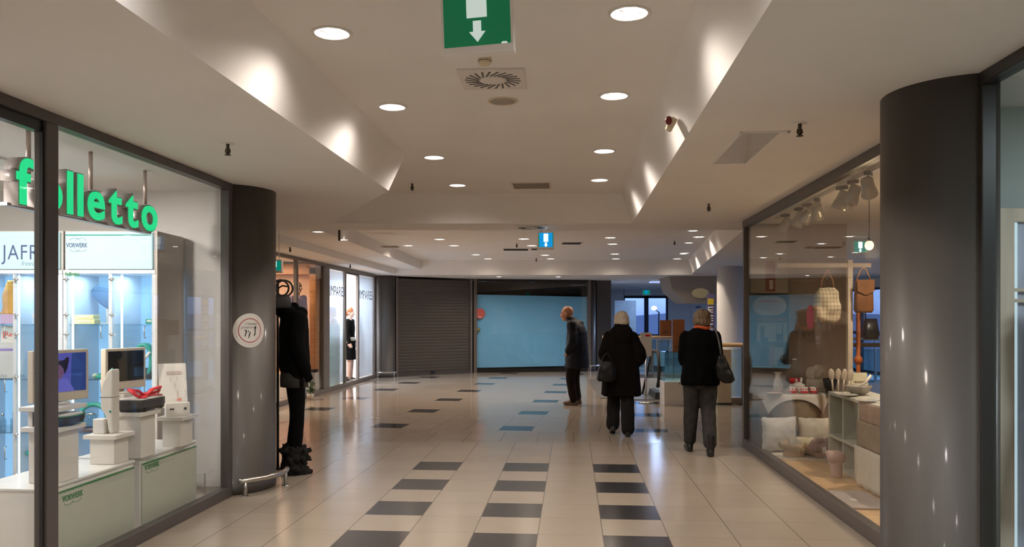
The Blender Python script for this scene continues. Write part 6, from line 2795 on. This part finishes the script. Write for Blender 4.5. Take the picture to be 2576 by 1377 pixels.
# boards and signs
M['rust'] = mat('rust_brown_board', (.33, .115, .045), .55, var=.08, scale=4)
for k, (px0, px1, py0, py1, d, lab) in enumerate([(1660, 1689, 806, 846, 15.0, 'small rust brown board left of the two behind the woman in black'), (1692, 1722, 804, 884, 14.6, 'taller rust brown board right of the two behind the woman in black')]):
    x0, x1, z0, z1 = at(px0, 0, d).x, at(px1, 0, d).x, at(0, py1, d).z, at(0, py0, d).z
    o = thing('info_board', lab, 'board', ((x0 + x1) / 2, 14.17, 0 if k else 1.06), 0, 'rust brown boards at the railing')
    dd = 14.17
    x0, x1, z0, z1 = at(px0, 0, dd).x, at(px1, 0, dd).x, at(0, py1, dd).z, at(0, py0, dd).z
    b = MB()
    b.box(((x0 + x1) / 2, dd, (z0 + z1) / 2), (x1 - x0, .025, z1 - z0))
    b.build('board', M['rust'], o)
    b = MB()
    b.box(((x0 + x1) / 2, dd, z0 - .006 if k else 1.125), (x1 - x0 + .01, .03, .012))
    b.build('edge', M['palewood'], o)
    b = MB()
    if k:
        for x in (x0 + .02, x1 - .02):
            b.box((x, dd + .02, z0 / 2), (.012, .012, z0))
    else:
        for x in (x0 + .03, x1 - .03):
            b.box((x, dd, 1.10), (.012, .012, .10))
    b.build('bracket', M['steel'], o)
    b = MB()
    for j in range(3):
        b.box(((x0 + x1) / 2 + (j - 1) * .035, dd - .014, z0 + .07), (.012, .003, .05), ry=.4 - .4 * j)
    b.build('print', M['dkgrey'], o)
o = thing('poster_stand', 'white poster stand half hidden right of the long-coated woman', 'poster stand', (2.38, 14.05, 0))
b = L(o)
b.box((.0, 0, 1.04), (.20, .02, .42))
b.build('panel', M['white'], o)
b = L(o)
b.tube([(0, .015, .02), (0, .015, .84)], .014, n=10)
b.lathe([(.13, 0), (.13, .014), (0, .02)], n=28)
b.build('pole', M['steel'], o)
b = L(o)
b.ell((.03, -.0105, 1.2), (.05, .002, .02))
b.build('red_print', M['red'], o)

d = 18.6
o = thing('directory_totem', 'tall directory totem with a yellow head beside the white column', 'sign', (at(1789, 0, d).x, d, 0))
w_ = at(1798, 0, d).x - at(1780, 0, d).x
b = L(o)
b.box((0, .02, 1.04), (w_ + .02, .03, 2.08))
b.build('board', mat('purple_board', (.13, .11, .22), .5), o)
b = L(o)
b.box((-.01, .002, 1.90), (w_ - .03, .006, .14))
b.build('yellow_head', mat('yellow_head_print', (.62, .45, .03), .5), o)
b = L(o)
for k in range(7):
    b.box((-.012, .002, 1.71 - k * .20), (w_ - .045, .006, .14))
b.build('rows', M['whitem'], o)
b = L(o)
for k in range(7):
    b.box((.0, -.002, 1.735 - k * .20), (w_ - .07, .004, .03))
    b.box((.02, -.002, 1.68 - k * .20), (w_ - .11, .004, .025))
b.build('row_print', M['dkgrey'], o)
d = 24.5
o = thing('grey_stand_panel', 'blue grey panel standing left of the far window', 'panel', (at(1573, 0, d).x, d, 0))
b = L(o)
b.box((0, 0, 1.03), (.66, .05, 2.06))
b.build('panel', mat('blue_grey_panel', (.22, .28, .33), .5), o)
b = L(o)
b.box((0, 0, .02), (.70, .3, .04))
b.build('foot', M['dkgrey'], o)
o = thing('white_notice', 'white notice sheet on the wall right of the far window', 'notice', (7.05, 30.18, 1.1))
b = L(o)
b.box((0, 0, .45), (.42, .01, .9))
b.build('sheet', M['white'], o)
b = L(o)
b.box((.05, -.007, .84), (.2, .003, .05))
b.build('print', M['greytext'], o)

# underside of the upper stair
b = MB()
pts = [(at(1683, 713, 20.5)), (at(1812, 709, 20.5)), (at(1812, 763, 20.5)), (at(1728, 763, 20.5)), (at(1692, 732, 20.5))]
pts[0].z = pts[1].z = 2.62
b.prism(pts, (0, 1.4, 0))
st_ = struct(b.build('trim_3', M['wall2']))
o = thing('uplight', 'round wall light glowing softly on the stair underside', 'wall light', (at(1762, 738, 20.4).x, 20.4, at(1762, 738, 20.4).z))  # emissive ellipse put in for the soft light on the stair underside
b = L(o)
b.ell((0, 0, 0), (.22, .05, .13))
b.build('shade', emis('soft_wall_light', (.42, .33, .18), .28), o)
o = thing('ceiling_strip_light', 'flat oblong ceiling light glowing bluish before the far window', 'ceiling light', (at(1655, 707, 23.4).x, 23.4, 2.6))
b = L(o)
b.box((0, 0, -.02), (.44, .5, .04), bev=.01)
b.build('diffuser', emis('bluish_diffuser', (.45, .55, .95), 1.0), o)
ld = bpy.data.lights.new('strip_light', 'AREA')
ld.energy, ld.color, ld.size = 75, (.45, .62, 1.0), .45
lo = bpy.data.objects.new('strip_light', ld)
lo.location, lo.parent = (0, 0, -.06), o
COL.objects.link(lo)
